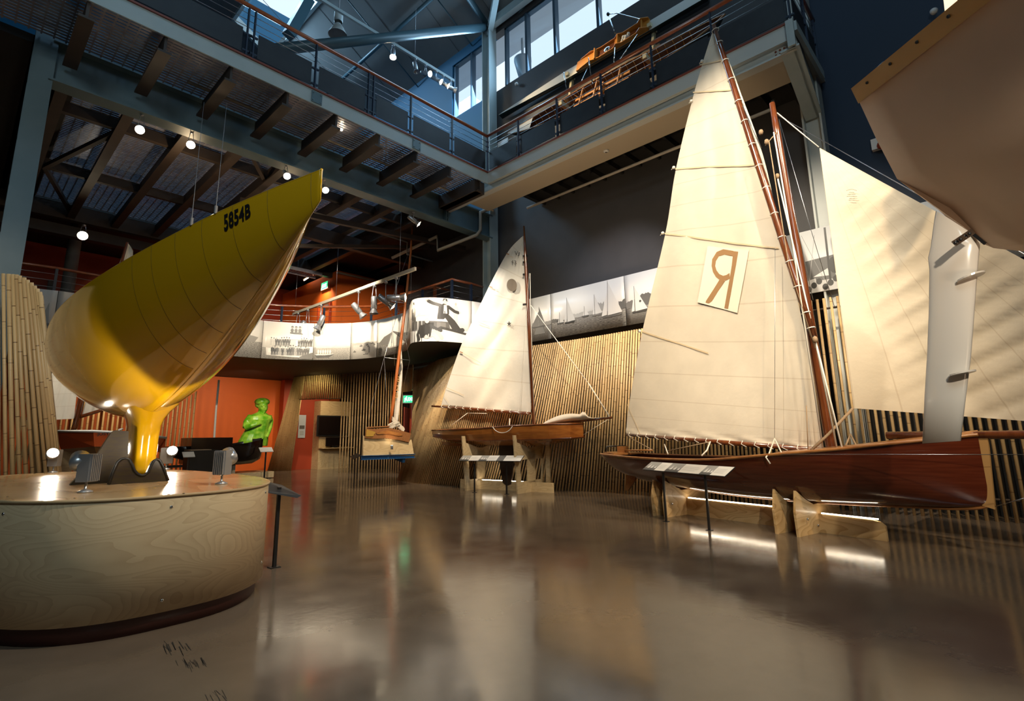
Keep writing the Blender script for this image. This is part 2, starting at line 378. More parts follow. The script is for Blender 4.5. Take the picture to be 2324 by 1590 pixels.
for (p,q) in (((.85,16,7.75),(1.72,13,7.75)),((.85,16,7.75),(1.72,18.9,7.75)),((4.8,13,7.7),(3.77,11.5,7.7))): b.beam(p,q,.09,.1)
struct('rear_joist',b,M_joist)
b=MB(); b.box(.2,11,18.9,19.1,7.55,8.0); b.box(.2,6,19.3,19.6,7.2,7.5); b.box(5.5,11,14.6,14.8,7.2,7.6); b.beam((4.3,13.2,7.1),(10.8,12.2,7.25),.12,.14); b.beam((6.2,15,6.9),(10.0,13,7.3),.1,.1)
struct('rear_beam',b,M_joist)
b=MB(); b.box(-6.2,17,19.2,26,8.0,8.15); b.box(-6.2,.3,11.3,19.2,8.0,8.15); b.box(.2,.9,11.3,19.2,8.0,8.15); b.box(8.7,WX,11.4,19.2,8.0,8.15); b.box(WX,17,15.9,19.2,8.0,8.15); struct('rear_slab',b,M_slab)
# service pipes under the decks
def pipe(name,pts,r,label,m=M_pipe):
    return tag(MB().tube(pts,r,8).build(name,m),label,'pipe')
pipe('sprinkler_pipe',[ony(425,185,10.6),ony(1060,450,10.6),ony(1120,478,10.2)],.03,'thin sprinkler pipe slung beneath the mesh deck of the bridge')
pipe('gallery_pipe',[(10.25,9.0,7.45),(10.25,2.6,7.45),(10.25,2.6,7.62)],.035,'beige pipe along the underside of the high gallery')
pipe('drain_pipe',[ony(1125,468,10.9),ony(1090,482,10.95),ony(1090,522,10.95),ony(1082,533,10.95),onz(993,568,6.8),onz(993,536,7.3),onz(890,585,6.9)],.05,'beige drain pipe bending round the end of the blue girder')
pipe('cable_conduit',[(5.0,13.1,7.35),(9.2,13.1,7.3),(9.2,13.1,6.9),(10.2,13.1,6.9)],.03,'dark conduit below the rear deck',M_conc)
b=MB()
for k in range(40): b.box(4.5+k*.1,4.56+k*.1,17.4,17.9,7.05,7.07)
b.box(4.4,8.6,17.38,17.42,7.02,7.14); b.box(4.4,8.6,17.88,17.92,7.02,7.14)
tag(b.build('cable_tray',M_grate),'perforated cable tray hung above the orange doorway block','cable tray')
pd=MB().lathe([(.06,0),(.07,.03),(.03,.05)],ony(1362,344,9.9) if False else (9.62,6.0,7.70),(0,0,-1),12)
tag(pd.build('smoke_detector',M_white),'small round smoke detector on the beige gallery soffit','smoke detector')
# orange doorway block on the balcony
ob=struct('wall_block', MB().box(9.78,12.9,18.5,23.44,4.06,7.75), M_orange)
d=struct('door_1', MB().box(9.71,9.775,18.86,18.92,4.06,6.55).box(9.71,9.775,19.82,19.88,4.06,6.55).box(9.71,9.775,18.86,19.88,6.55,6.62), M_redwall)
MB().box(9.74,9.779,18.92,19.82,4.08,6.55).build('door_leaf',M_orange,d)
MB().box(9.69,9.74,18.98,19.3,6.38,6.48).build('door_closer',M_silver,d)
MB().box(9.725,9.74,19.0,19.06,5.0,5.5).build('push_plate',M_conc,d)
# ================================================================== BALCONY with the curved band of photographs
ZB0,ZB1=3.83,5.05
BP=catmull([(-3.5,18.2,0),(-1.5,17.6,0),(1.2,17.17,0),(1.85,17.1,0),(4.2,17.35,0),(6.3,17.2,0),(7.3,16.9,0),(8.0,16.45,0),(8.83,15.57,0),(9.2,14.57,0),(9.24,13.66,0),(9.12,12.9,0),(8.75,12.25,0),(8.48,11.72,0),(8.57,11.33,0),(9.0,10.98,0),(9.73,10.76,0),(10.3,10.6,0),(10.68,10.15,0),(10.8,9.3,0)],6)
BP=[p for p in BP if p is not None]+[V((10.8,y,0)) for y in (6,3,0,-3)]
BAND=Path(BP)
def band_pt(s,z,off=0.0):
    p=BAND.at(s); t=BAND.tan(s); n=V((t.y,-t.x,0)); return V((p.x,p.y,z))+n*off
S_PX=[]
k=0
while k<BAND.L:
    p=band_pt(k,ZB1); q=proj(p); S_PX.append((k,q[0] if q[2]>.3 else 9999)); k+=.02
def s_of(px):
    for a,b in zip(S_PX,S_PX[1:]):
        if a[1]<=px<=b[1] and b[1]-a[1]<300: return a[0]+(b[0]-a[0])*(px-a[1])/max(1e-6,b[1]-a[1])
    return None
TONE={}
def tone(g,warm=0):
    k=(round(g,3),warm)
    if k not in TONE: TONE[k]=mat('print_grey_%03d'%int(g*1000),(g*(1+.06*warm),g,g*(1-.10*warm)),.4)
    return TONE[k]
def photo_mat(h,sky=.72,wat=(.12,.55),warm=0,sc=30):
    m=bpy.data.materials.new('photo_print'); m.use_nodes=True; nt=m.node_tree; b=nt.nodes['Principled BSDF']; b.inputs['Roughness'].default_value=.32
    uv=nt.nodes.new('ShaderNodeUVMap'); sp=nt.nodes.new('ShaderNodeSeparateXYZ'); nt.links.new(uv.outputs[0],sp.inputs[0])
    mp=nt.nodes.new('ShaderNodeMapping'); mp.inputs['Scale'].default_value=(1,4.5,1); nt.links.new(uv.outputs[0],mp.inputs[0])
    no=nt.nodes.new('ShaderNodeTexNoise'); no.inputs['Scale'].default_value=sc; no.inputs['Detail'].default_value=5; nt.links.new(mp.outputs[0],no.inputs['Vector'])
    cr=nt.nodes.new('ShaderNodeValToRGB'); cr.color_ramp.elements[0].position=.36; cr.color_ramp.elements[1].position=.66
    w=lambda g:(g*(1+.06*warm),g,g*(1-.10*warm),1)
    cr.color_ramp.elements[0].color=w(wat[0]); cr.color_ramp.elements[1].color=w(wat[1]); nt.links.new(no.outputs['Fac'],cr.inputs[0])
    st=mathn(nt,'GREATER_THAN',sp.outputs['Y'],h)
    mx=nt.nodes.new('ShaderNodeMix'); mx.data_type='RGBA'; nt.links.new(st,mx.inputs['Factor']); nt.links.new(cr.outputs[0],mx.inputs[6]); mx.inputs[7].default_value=w(sky)
    nt.links.new(mx.outputs[2],b.inputs['Base Color']); return m
def clip(poly,k,val,keep_gt):
    out=[]
    for i in range(len(poly)):
        a=poly[i]; c=poly[(i+1)%len(poly)]; ia=(a[k]>=val)==keep_gt or a[k]==val; ic=(c[k]>=val)==keep_gt or c[k]==val
        if ia: out.append(a)
        if ia!=ic:
            t=(val-a[k])/(c[k]-a[k]); out.append((a[0]+(c[0]-a[0])*t,a[1]+(c[1]-a[1])*t))
    return out
class Panel:
    def __init__(s,s0,s1,label,h=.3,sky=.72,wat=(.12,.55),warm=0,sc=30,group='photograph panels of the long band'):
        s.s0=s0; s.s1=s1; s.w=s1-s0
        n=max(2,int(s.w/.12)); b=MB(); g=.006
        rows=[[band_pt(s0+g+(s.w-2*g)*j/n, z) for j in range(n+1)] for z in (ZB0,ZB1)]
        back=[[band_pt(s0+g+(s.w-2*g)*j/n, z,-.025) for j in range(n+1)] for z in (ZB0,ZB1)]
        b.grid(rows,0,True,(0,0,1,1)); b.grid(back,1,True)
        b.grid([rows[1],back[1]],1); b.grid([rows[0],back[0]],1); b.grid([[rows[0][0],rows[1][0]],[back[0][0],back[1][0]]],1); b.grid([[rows[0][-1],rows[1][-1]],[back[0][-1],back[1][-1]]],1)
        me=b; s.o=tag(b.build('photograph_panel',[photo_mat(h,sky,wat,warm,sc),M_black]),label,'photograph',group)
        s.warm=warm; s.lay=0; s.b=MB(); s.tones=[]
    def poly(s,pts,g):   # metres in panel: x 0..w, y 0..1.22
        m=tone(g,s.warm)
        if m not in s.tones: s.tones.append(m)
        s.lay+=1; off=.003+.00012*s.lay; k=s.tones.index(m)
        st=.14; pts=[(max(0.004,min(s.w-.004,x)),max(.004,min(1.216,y))) for x,y in pts]
        x=math.floor(min(p[0] for p in pts)/st)*st; x1=max(p[0] for p in pts)
        while x<x1:
            q=clip(clip(pts,0,x,True),0,x+st,False)
            if len(q)>2: s.b.add([band_pt(s.s0+a,ZB0+c,off) for a,c in q],[tuple(range(len(q)))],k)
            x+=st
    def disc(s,x,y,r,g,ry=None,n=12): s.poly([(x+r*math.cos(2*PI*i/n),y+(ry or r)*math.sin(2*PI*i/n)) for i in range(n)],g)
    def line(s,x0,y0,x1,y1,w,g):
        d=math.hypot(x1-x0,y1-y0)+1e-9; nx=-(y1-y0)/d*w/2; ny=(x1-x0)/d*w/2
        s.poly([(x0+nx,y0+ny),(x1+nx,y1+ny),(x1-nx,y1-ny),(x0-nx,y0-ny)],g)
    def sail(s,x,y,h,w,g,hull=.05,jib=0,lean=0):
        s.poly([(x,y+.03*h),(x+lean,y+h),(x+w,y+.06*h)],g)
        if jib: s.poly([(x-.02,y+.05*h),(x+lean-.01,y+.8*h),(x-jib,y+.03*h)],g*1.05)
        s.line(x-.005,y,x+lean-.005,y+h*1.02,.008,.06)
        s.poly([(x-max(jib,.1)*.9,y+.02),(x+w*1.0,y+.02),(x+w*.85,y-.02),(x-max(jib,.1)*.7,y-.02)],hull)
    def trees(s,x0,x1,y,h,g,seed=1):
        r=random.Random(seed); n=max(5,int((x1-x0)/.03)); top=[(x0+(x1-x0)*i/n,y+h*(.72+.12*math.sin(i*.5+seed)+.22*r.random())) for i in range(n+1)]
        for a,c in zip(top,top[1:]): s.poly([(a[0],y-.01),a,c,(c[0],y-.01)],g)
    def man(s,x,y,h,g=.04,hat=True,coat=None,face=.45):
        u=h/7.2
        s.poly([(x-.75*u,y),(x-.1*u,y),(x,y+3.2*u),(x+.15*u,y),(x+.8*u,y),(x+.75*u,y+3.6*u),(x-.75*u,y+3.6*u)],g)
        s.poly([(x-.95*u,y+2.7*u),(x+.95*u,y+2.7*u),(x+1.05*u,y+5.4*u),(x+.4*u,y+6*u),(x-.4*u,y+6*u),(x-1.05*u,y+5.4*u)],coat if coat is not None else g)
        s.poly([(x-.15*u,y+4.6*u),(x+.15*u,y+4.6*u),(x+.25*u,y+6*u),(x-.25*u,y+6*u)],.6)
        s.disc(x,y+6.5*u,.42*u,face,.55*u)
        if hat: s.poly([(x-.75*u,y+6.75*u),(x+.75*u,y+6.75*u),(x+.45*u,y+7.0*u),(x+.4*u,y+7.5*u),(x-.4*u,y+7.5*u),(x-.45*u,y+7.0*u)],.03)
    def done(s):
        if s.b.f: s.b.build('printed_image',s.tones,s.o)
def bounds(pxs): return [s_of(p) for p in pxs]
L=bounds([84,133,172,330]) 
pa=Panel(L[0]-.6,L[1],'leftmost visible photograph with spinnaker yacht on hazy water',.30,.62,(.2,.45))
w=pa.w; x=w-.28
pa.poly([(x-.28,.36),(x-.32,.7),(x-.16,.92),(x-.02,.9),(x+.02,.62),(x-.06,.38)],.5); pa.poly([(x+.0,.4),(x+.14,.9),(x+.18,.38)],.25); pa.poly([(x-.3,.3),(x+.26,.32),(x+.18,.38),(x-.2,.36)],.08); pa.done()
pb=Panel(L[1],L[2]+.9,'blank pale sky photograph beside the leftmost yacht photograph',.14,.60,(.2,.4)); pb.done()
Bc=bounds([560,598.6,714,798,857,933,1070]); sR=bounds([1204,1249,1416])
p=Panel(Bc[0]-.9,Bc[1],'photograph of low fort over choppy water beside the yellow bow',.42,.72,(.16,.6),1)
p.poly([(.1,.5),(p.w-.22,.5),(p.w-.12,.66),(p.w-.3,.7),(.2,.74)],.33); p.line(p.w-.36,.6,p.w-.36,.8,.012,.2); p.done()
p=Panel(Bc[1],Bc[2],'photograph of a steam ferry crowded with seated passengers',.30,.74,(.3,.7),1)
w=p.w
p.poly([(.15,.12),(w,.06),(w,.62),(.7*w,.66),(.52*w,.64),(.30*w,.36),(.12,.36)],.66)
for (x0,x1,y0,y1) in ((.53,.7,.46,.64),(.73,.995,.44,.64)): p.poly([(x0*w,y0),(x1*w,y0),(x1*w,y1),(x0*w,y1)],.52)
p.line(.52*w,.65,w,.67,.014,.16); p.line(.2*w,.42,w,.44,.012,.2); p.poly([(.12*w,.2),(.2*w,.2),(.22*w,.36),(.12*w,.33)],.78)
rr=random.Random(5)
for i in range(17):
    x=(.17+.049*i)*w; g=rr.choice([.035,.05,.09,.12,.5])
    if i not in (8,9,10): p.man(x,.44,.26+rr.uniform(-.02,.03),g,rr.random()<.8)
for i in range(15): p.man((.20+.05*i)*w,.13+rr.uniform(-.01,.01),.30+rr.uniform(-.02,.03),rr.choice([.03,.045,.08,.3]),rr.random()<.8)
p.poly([(.52*w,.86),(.78*w,.84),(.74*w,.9),(.52*w,.9)],.05)
for i in range(3): p.disc((.56+.075*i)*w,.96,.05,.05,.065); p.disc((.56+.075*i)*w,1.05,.032,.3); p.poly([((.53+.075*i)*w,1.06),((.59+.075*i)*w,1.06),((.575+.075*i)*w,1.11),((.545+.075*i)*w,1.11)],.03)
p.line(.75*w,.62,.75*w,1.2,.008,.35); p.line(.9*w,.62,.86*w,1.2,.006,.4)
p.poly([(.72*w,.02),(w,.02),(w,.24),(.84*w,.16),(.74*w,.1)],.12)
p.done()
p=Panel(Bc[2],Bc[3],'photograph of a rowing boat crew on pale water',.34,.74,(.3,.74),1); w=p.w
p.trees(.1,w,.40,.05,.5,3)
p.poly([(.05*w,.17),(.1*w,.07),(.42*w,.08),(.56*w,.19),(.3*w,.14)],.06); p.poly([(.05*w,.18),(.56*w,.2),(.5*w,.17),(.1*w,.15)],.6)
for i in range(6): p.man((.14+.062*i)*w,.16,.19,.5,False,.6)
p.line(.3*w,.2,.62*w,.5,.006,.4); p.done()
p=Panel(Bc[3],Bc[4],'photograph of distant small boats scattered on flat water',.44,.74,(.5,.74),1); w=p.w
p.trees(.05,w,.47,.06,.42,4)
for x,y,l in ((.1,.22,.1),(.32,.4,.12),(.4,.26,.16),(.56,.42,.1),(.46,.12,.2),(.75,.45,.14),(.85,.4,.1),(.62,.36,.08)):
    p.poly([(x*w,y+.03),((x+l)*w,y+.035),((x+l*.9)*w,y),((x+.01)*w,y)],.12); p.disc((x+l*.5)*w,y+.05,.02,.15)
p.man(.7*w,.18,.24,.2,False); p.done()
p=Panel(Bc[4],Bc[5],'photograph of gaff yachts racing under a dark headland',.38,.70,(.1,.5),1); w=p.w
p.poly([(0,.36),(.12*w,.62),(.3*w,.74),(.45*w,.62),(.8*w,.48),(w,.46),(w,.36)],.14)
p.sail(.27*w,.24,.5,.3*w,.7,.4,.22); p.sail(.78*w,.44,.5,.14*w,.3,.1,.1); p.sail(.9*w,.42,.6,.08*w,.4,.1,.08); p.done()
p=Panel(Bc[5],Bc[6],'photograph of four men in suits lounging on a launch cabin',.0,.66,(.4,.7)); w=p.w
p.poly([(0,0),(w,0),(w,.34),(.75*w,.34),(.2*w,.30),(0,.36)],.60)
p.poly([(.1*w,.34),(.12*w,.62),(.2*w,.72),(.66*w,.62),(.68*w,.36)],.10); p.poly([(.12*w,.58),(.2*w,.72),(.66*w,.62),(.66*w,.55)],.7); p.poly([(.34*w,.36),(.46*w,.36),(.46*w,.52),(.34*w,.52)],.03); p.poly([(.5*w,.38),(.62*w,.38),(.62*w,.52),(.5*w,.54)],.16)
p.poly([(.5*w,.36),(.99*w,.2),(.99*w,.26),(.55*w,.42)],.05); p.poly([(.22*w,.72),(.58*w,.66),(.55*w,.78),(.25*w,.79)],.62); p.line(.05*w,.68,.6*w,.76,.015,.5)
p.man(.14*w,.38,.72,.08,True,.07)
def limb(pts,wd,g):
    for (a,c) in zip(pts,pts[1:]): p.line(a[0],a[1],c[0],c[1],wd,g)
    for q in pts: p.disc(q[0],q[1],wd/2,g,n=8)
X=.60*w
p.man(.76*w,.55,.58,.55,False,.6)
limb([(X,.80),(X+.16,.58),(X+.30,.36)],.13,.05); limb([(X,.78),(X+.26,.56),(X+.44,.34),(X+.54,.36)],.12,.05)
p.poly([(X-.2,.62),(X-.02,.62),(X+.13,.78),(X+.12,1.0),(X-.03,1.06),(X-.16,.98)],.04); p.poly([(X-.03,.78),(X+.08,.78),(X+.06,1.02),(X-.02,1.02)],.62)
limb([(X-.1,1.0),(X-.32,1.06),(X-.44,1.12)],.085,.05); p.disc(X-.48,1.15,.035,.6); limb([(X+.1,.98),(X+.3,.86),(X+.4,.84)],.085,.05); p.disc(X+.46,.85,.035,.6)
p.disc(X+.02,1.11,.055,.5,.07); p.poly([(X-.07,1.13),(X+.11,1.13),(X+.07,1.15),(X+.07,1.2),(X-.04,1.2),(X-.04,1.15)],.03)
X=.36*w
limb([(X+.1,.16),(X+.26,.3),(X+.42,.1)],.11,.4); limb([(X,.12),(X+.2,.2),(X+.32,.06)],.11,.45)
p.poly([(X-.16,.1),(X+.12,.12),(X+.16,.36),(X+.06,.5),(X-.1,.46),(X-.2,.3)],.035); limb([(X+.1,.44),(X+.28,.34),(X+.4,.3)],.08,.04); limb([(X-.14,.42),(X-.24,.2),(X-.2,.06)],.08,.04)
p.disc(X+.02,.57,.06,.5,.075); p.disc(X+.03,.63,.065,.7,.03)
p.done()
p=Panel(Bc[6],sR[0]-.005,'narrow photograph between the launch party and the numbered sail',.2,.66,(.1,.5)); w=p.w; p.poly([(.02,.3),(.5,.26),(.5,.66),(.02,.62)],.09); p.poly([(.02,.2),(.8,.14),(.7,.3),(.02,.32)],.15); p.done()
p=Panel(sR[0],sR[1],'photograph of one dark sail on rippled water right of the numbered sail',.34,.66,(.10,.45),.4); w=p.w
p.trees(.02,.5*w,.40,.14,.28,5); p.trees(.7*w,w,.4,.1,.2,6); p.sail(.42*w,.38,.55,.30*w,.13,.06,.42*w); p.poly([(.15*w,.18),(.7*w,.18),(.6*w,.36),(.25*w,.36)],.12); p.done()
p=Panel(sR[1],sR[2],'wide photograph of a regatta fleet of white sails off a wooded shore',.36,.68,(.14,.55),.4); w=p.w
p.trees(.02,.15*w,.42,.1,.09,7); p.trees(.3*w,.66*w,.44,.12,.42,8); p.trees(.66*w,.74*w,.5,.24,.35,9); p.trees(.92*w,w,.44,.24,.12,10)
p.sail(.13*w,.36,.3,.06*w,.6,.1,.06); p.sail(.24*w,.34,.66,.11*w,.58,.05,.1); p.sail(.48*w,.42,.26,.06*w,.64,.1,.05); p.sail(.62*w,.40,.52,.09*w,.66,.2,.07); p.sail(.78*w,.30,.88,.18*w,.66,.12,.18,.04)
put_text(p.b,'R',lambda a,c:band_pt(p.s0+.83*w+.055*a,ZB0+.74+.12*c,.009),p.tones.index(tone(.06,.4)) if tone(.06,.4) in p.tones else 0,bold=.02); p.done()
sM=s_of(1560)
p=Panel(sR[2],sM+.15,'photograph of a small dinghy and wooded point half behind the tall sail',.36,.66,(.25,.5),.4); w=p.w
p.trees(.02,.45,.40,.20,.16,11); p.trees(.4,w,.42,.30,.12,12); p.sail(.26,.28,.62,.32,.64,.06,.1); p.sail(.82,.42,.4,.1,.6,.06,.12); p.disc(.4,.52,.03,.08); p.done()
s1=s_of(1758); s2=s_of(2010)
p=Panel(sM+.15,s1,'photograph hidden mostly by the tall sail',.36,.66,(.25,.5)); p.done()
p=Panel(s1,s2,'photograph of masts and rigging in front of a dark hill',.0,.60,(.3,.6)); w=p.w
p.poly([(0,.1),(w,.1),(w,.62),(.6*w,.66),(.3*w,.63),(0,.58)],.13); p.poly([(0,0),(w,0),(w,.16),(.6*w,.2),(0,.24)],.5)
p.poly([(.32*w,.3),(.46*w,.42),(.47*w,.28)],.62); p.poly([(.24*w,.24),(.34*w,.27),(.35*w,.16),(.22*w,.12)],.55); p.poly([(.55*w,.05),(.7*w,.05),(.74*w,.34),(.52*w,.3)],.55)
p.line(.47*w,.1,.48*w,1.2,.035,.05); p.line(.62*w,.1,.60*w,1.2,.018,.07); p.line(.28*w,.2,.38*w,1.1,.008,.4); p.line(.42*w,.2,.26*w,1.15,.006,.3); p.disc(.52*w,.46,.09,.06,.16)
for i in range(12): p.disc((.12+.05*i)*w,.08+.06*(i%3),.05,.06,.06)
p.done()
p=Panel(s2,s2+1.9,'photograph of open silvery water seen through the gap above the foresail',.75,.7,(.3,.62),0,40); p.done()
p=Panel(s2+1.9,BAND.L-.1,'photograph of rippled dark sea under the beige hull',.8,.7,(.12,.5),0,40); p.done()
# balcony slab that carries the band
b=MB(); pts=[band_pt(.3*k,0,-.03) for k in range(int(s_of(1140)/.3))]
poly=[V((q.x,q.y,3.84)) for q in pts]+[V((11.19,10.2,3.84)),V((11.19,15.9,3.84)),V((16.9,15.9,3.84)),V((16.9,23.39,3.84)),V((-5,23.39,3.84))]
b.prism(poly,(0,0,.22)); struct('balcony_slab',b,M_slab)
b=MB()
rows=[[band_pt(.1*k,z,-.03) for k in range(int(s_of(1140)/.1))] for z in (3.84,5.0)]; b.grid(rows); struct('balcony_parapet',b,M_char)
b=MB(); b.box(10.83,WX,-3,9.3,4.2,4.3); b.box(10.83,WX,-3,9.3,4.6,4.7); struct('band_batten',b,M_black)
# balcony balustrade
bal=thing('balcony_balustrade','curved balcony balustrade with varnished handrail above the photograph band','balustrade',(8.8,12.5,4.06))
bp=[(-3,18.3),(1.5,17.8),(4.5,18.0),(6.6,18.2),(7.43,17.8),(8.55,17.0),(9.68,15.8),(9.64,14.25),(9.6,12.8),(9.6,11.4),(10.3,11.35),(11.15,11.4)]
bz=lambda x,y,z:V((x,y,z))
MB().tube([bz(x,y,5.8) for x,y in bp],.04,8).build('handrail',M_rail,bal)
for z in (5.1,5.28,5.46,5.63): MB().tube([bz(x,y,z) for x,y in bp],.006,5).build('cable',M_cable,bal)
for (x,y) in [(-1.5,18.1),(1.5,17.8),(3.3,17.9),(5,18.05)]+bp[3:11]:
    MB().box(x-.03,x+.03,y-.03,y+.03,4.06,5.78).build('post',M_post,bal)
MB().tube([(10.4,13.2,6.1),(11.15,13.2,6.1)],.035,8).tube([(9.9,14.4,6.0),(10.4,13.2,6.1)],.035,8).build('rear_handrail',M_rail,bal)
MB().box(10.36,10.44,13.16,13.24,4.06,6.1).build('timber_post',M_rail,bal)
# ================================================================== HIGH BALUSTRADES
def balustrade(label,pts_posts,p,q,doubles,kick=True):
    t=thing('balustrade',label,'balustrade',p)
    p=V(p); q=V(q); d=(q-p).normalized(); up=V((0,0,1))
    MB().tube([p+up*1.05,q+up*1.05],.042,10).build('handrail',M_rail,t)
    for z in (.60,.74,.88): MB().tube([p+up*z,q+up*z],.006,5).build('cable',M_cable,t)
    n=d.cross(up)
    for s in pts_posts:
        c=p+d*s; b=MB(); b.obox(c+up*.5,d*.012,n*.03,up*.5); b.obox(c+up*.98,d*.008,n*.02,up*.06); b.build('post',M_post,t)
        for z in (.10,.45): MB().obox(c+up*z,d*.07,n*.02,up*.015).build('clamp',M_post,t)
    ss=sorted(pts_posts)
    for a,c in zip([0]+ss,ss+[(q-p).length]):
        if c-a>.4:
            b=MB(); b.obox(p+d*((a+c)/2)+up*.30,d*((c-a)/2-.08),n*.006,up*.25); b.build('kick_panel',M_kick,t)
    return t
bx=[ony(px,py,BY0).x for px,py in ((933,222),(1026,274),(837.6,170),(849,178),(719,108),(566,25),(581,34))]
x0=-5.0; rail1=balustrade('long bridge balustrade with red handrail rising to the upper left',[x-x0 for x in bx]+[1.0,2.9,4.0],(x0,BY0,ZF+.03),(GX,BY0,ZF+.03),[])
gy=[onx(px,py,GX).y for px,py in ((1175.6,274),(1263,224),(1363,172),(1477,108),(1611,33))]
rail2=balustrade('gallery balustrade with red handrail in front of the two display canoes',[BY0-y for y in gy]+[BY0-GY0-.03],(GX,BY0,ZF+.03),(GX,GY0,ZF+.03),[])
rail3=balustrade('short end balustrade of the gallery beside the right column',[.9,1.6],(GX,GY0,ZF+.03),(10.8,GY0,ZF+.03),[])
b=MB()
for z in (.60,.74,.88): b.tube([V((GX-.05,BY0,ZF+.03+z)),V((GX+.05,BY0,ZF+.03+z))],.02,6)
b.obox(V((GX,BY0,ZF+.53)),V((.02,0,0)),V((0,.02,0)),V((0,0,.5))); b.build('corner_post',M_post,rail2)
# rear balustrade of the bridge (seen through the front one)
rail4=balustrade('rear bridge balustrade glimpsed behind the front one',[1.5,3,4.5,6,7.5,9,10.5,12],(x0,11.0,ZF+.03),(GX,11.0,ZF+.03),[])
# ================================================================== BAMBOO SCREENS
M_bam=mat('bamboo_cane',(.55,.36,.16),.42)
nt=M_bam.node_tree; bs=nt.nodes['Principled BSDF']; tc=nt.nodes.new('ShaderNodeTexCoord'); uvn=nt.nodes.new('ShaderNodeUVMap')
sp=nt.nodes.new('ShaderNodeSeparateXYZ'); nt.links.new(uvn.outputs[0],sp.inputs[0])
wn=nt.nodes.new('ShaderNodeTexWhiteNoise'); wn.noise_dimensions='1D'; nt.links.new(sp.outputs['X'],wn.inputs['W'])
sg=mathn(nt,'ADD',mathn(nt,'MULTIPLY',sp.outputs['Y'],1.9),mathn(nt,'MULTIPLY',wn.outputs['Value'],7.0))
fr=mathn(nt,'FRACT',sg); ring=mathn(nt,'LESS_THAN',fr,.022)
w2=nt.nodes.new('ShaderNodeTexWhiteNoise'); w2.noise_dimensions='1D'; nt.links.new(mathn(nt,'ADD',mathn(nt,'FLOOR',sg),mathn(nt,'MULTIPLY',sp.outputs['X'],3.7)),w2.inputs['W'])
cr=nt.nodes.new('ShaderNodeValToRGB'); e=cr.color_ramp.elements; e[0].color=(.42,.27,.125,1); e[1].color=(.66,.47,.235,1); nt.links.new(mathn(nt,'ADD',mathn(nt,'MULTIPLY',wn.outputs['Value'],.55),mathn(nt,'MULTIPLY',w2.outputs['Value'],.45)),cr.inputs[0])
mx=nt.nodes.new('ShaderNodeMix'); mx.data_type='RGBA'; nt.links.new(ring,mx.inputs['Factor']); nt.links.new(cr.outputs[0],mx.inputs[6]); mx.inputs[7].default_value=(.16,.085,.035,1); nt.links.new(mx.outputs[2],bs.inputs['Base Color'])
POLE=[0]
def screen(base,top,pitch,r=.023,n=6,step=8,width=None):
    A=Path(catmull(base,step)); B=Path(catmull(top,step)); m=int(max(A.L,B.L)/pitch); b=MB()
    for k in range(m+1):
        t=k/m; p=A.at(A.L*t); q=B.at(B.L*t); o=len(b.v); rr=r*random.uniform(.9,1.12)
        b.tube([p,q],rr,n,caps=False); POLE[0]+=1
        for j in range(n): b.uv[o+j]=(POLE[0]*.731,0); b.uv[o+n+j]=(POLE[0]*.731,(q-p).length)
        for e,pp in ((0,p),(n,q)):
            o2=len(b.v); b.add(b.v[o+e:o+e+n],[tuple(range(n))])
            for j in range(n): b.uv[o2+j]=(POLE[0]*.731,.05)
    return b
def bscreen(label,parts,rails=()):
    t=thing('bamboo_screen',label,'bamboo screen')
    for b in parts: b.build('cane_cladding',M_bam,t)
    for r in rails: MB().tube(r,.02,6).build('rail',M_joist,t)
    return t
wallb=screen([(10.5,-1.6,0),(10.5,0,0),(10.5,2.0,0),(10.5,3.6,0)],[(10.5,-1.6,3.63),(10.5,0,3.63),(10.5,2.0,3.63),(10.5,3.6,3.63)],.105,.024)
walla=screen([(10.5,3.6,0),(10.5,6,0),(10.48,7.5,0),(10.1,9,0),(9.76,9.9,0),(9.63,11.1,0),(9.54,12.1,0),(9.53,12.9,0),(9.74,13.9,0)],
             [(10.5,3.6,3.63),(10.5,6,3.63),(10.5,7.5,3.63),(10.39,8.97,3.63),(10.16,9.8,3.62),(9.95,10.6,3.61),(9.87,11.26,3.6),(9.93,11.9,3.6),(10.03,12.48,3.6)],.077,.023)
wallc=screen([(9.74,13.9,0),(9.98,14.4,0),(10.4,14.85,0),(11.1,15.25,0)],[(10.03,12.48,3.6),(10.4,13.3,3.6),(10.72,14.0,3.6),(11.05,15.15,3.6)],.077,.023)
scr1=bscreen('long bamboo screen behind the two wooden sailing boats, folding back at its left end',[wallb,walla,wallc],[[(10.54,-1.6,3.45),(10.54,7,3.45)],[(10.54,-1.6,.3),(10.54,7,.3)]])
door_l=screen([(11.12,15.3,2.95),(11.7,16.2,2.98),(11.85,16.9,3.0)],[(11.12,15.3,3.83),(11.7,16.2,3.83),(11.85,16.9,3.83)],.075,.023)
cur=screen([(11.85,16.95,0),(11.66,17.8,0),(11.3,18.45,0),(10.72,19.4,0)],[(11.85,16.95,3.83),(11.66,17.8,3.83),(11.3,18.45,3.83),(10.72,19.4,3.83)],.115,.024)
head=screen([(10.72,19.4,2.86),(10.3,20.2,2.88),(9.9,21.4,2.9)],[(10.72,19.4,3.83),(10.2,20.2,3.83),(9.82,21.2,3.83)],.095,.024)
leg=screen([(10.15,22.35,0),(9.95,22.7,0),(9.6,23.3,0)],[(9.86,21.0,3.83),(9.82,21.3,3.83),(9.77,21.7,3.83)],.05,.024)
scr2=bscreen('bamboo arch and pole curtain around the orange niche at the far end',[door_l,cur,head,leg],[[(10.72,19.4,2.86),(10.3,20.2,2.88),(9.9,21.4,2.9)]])
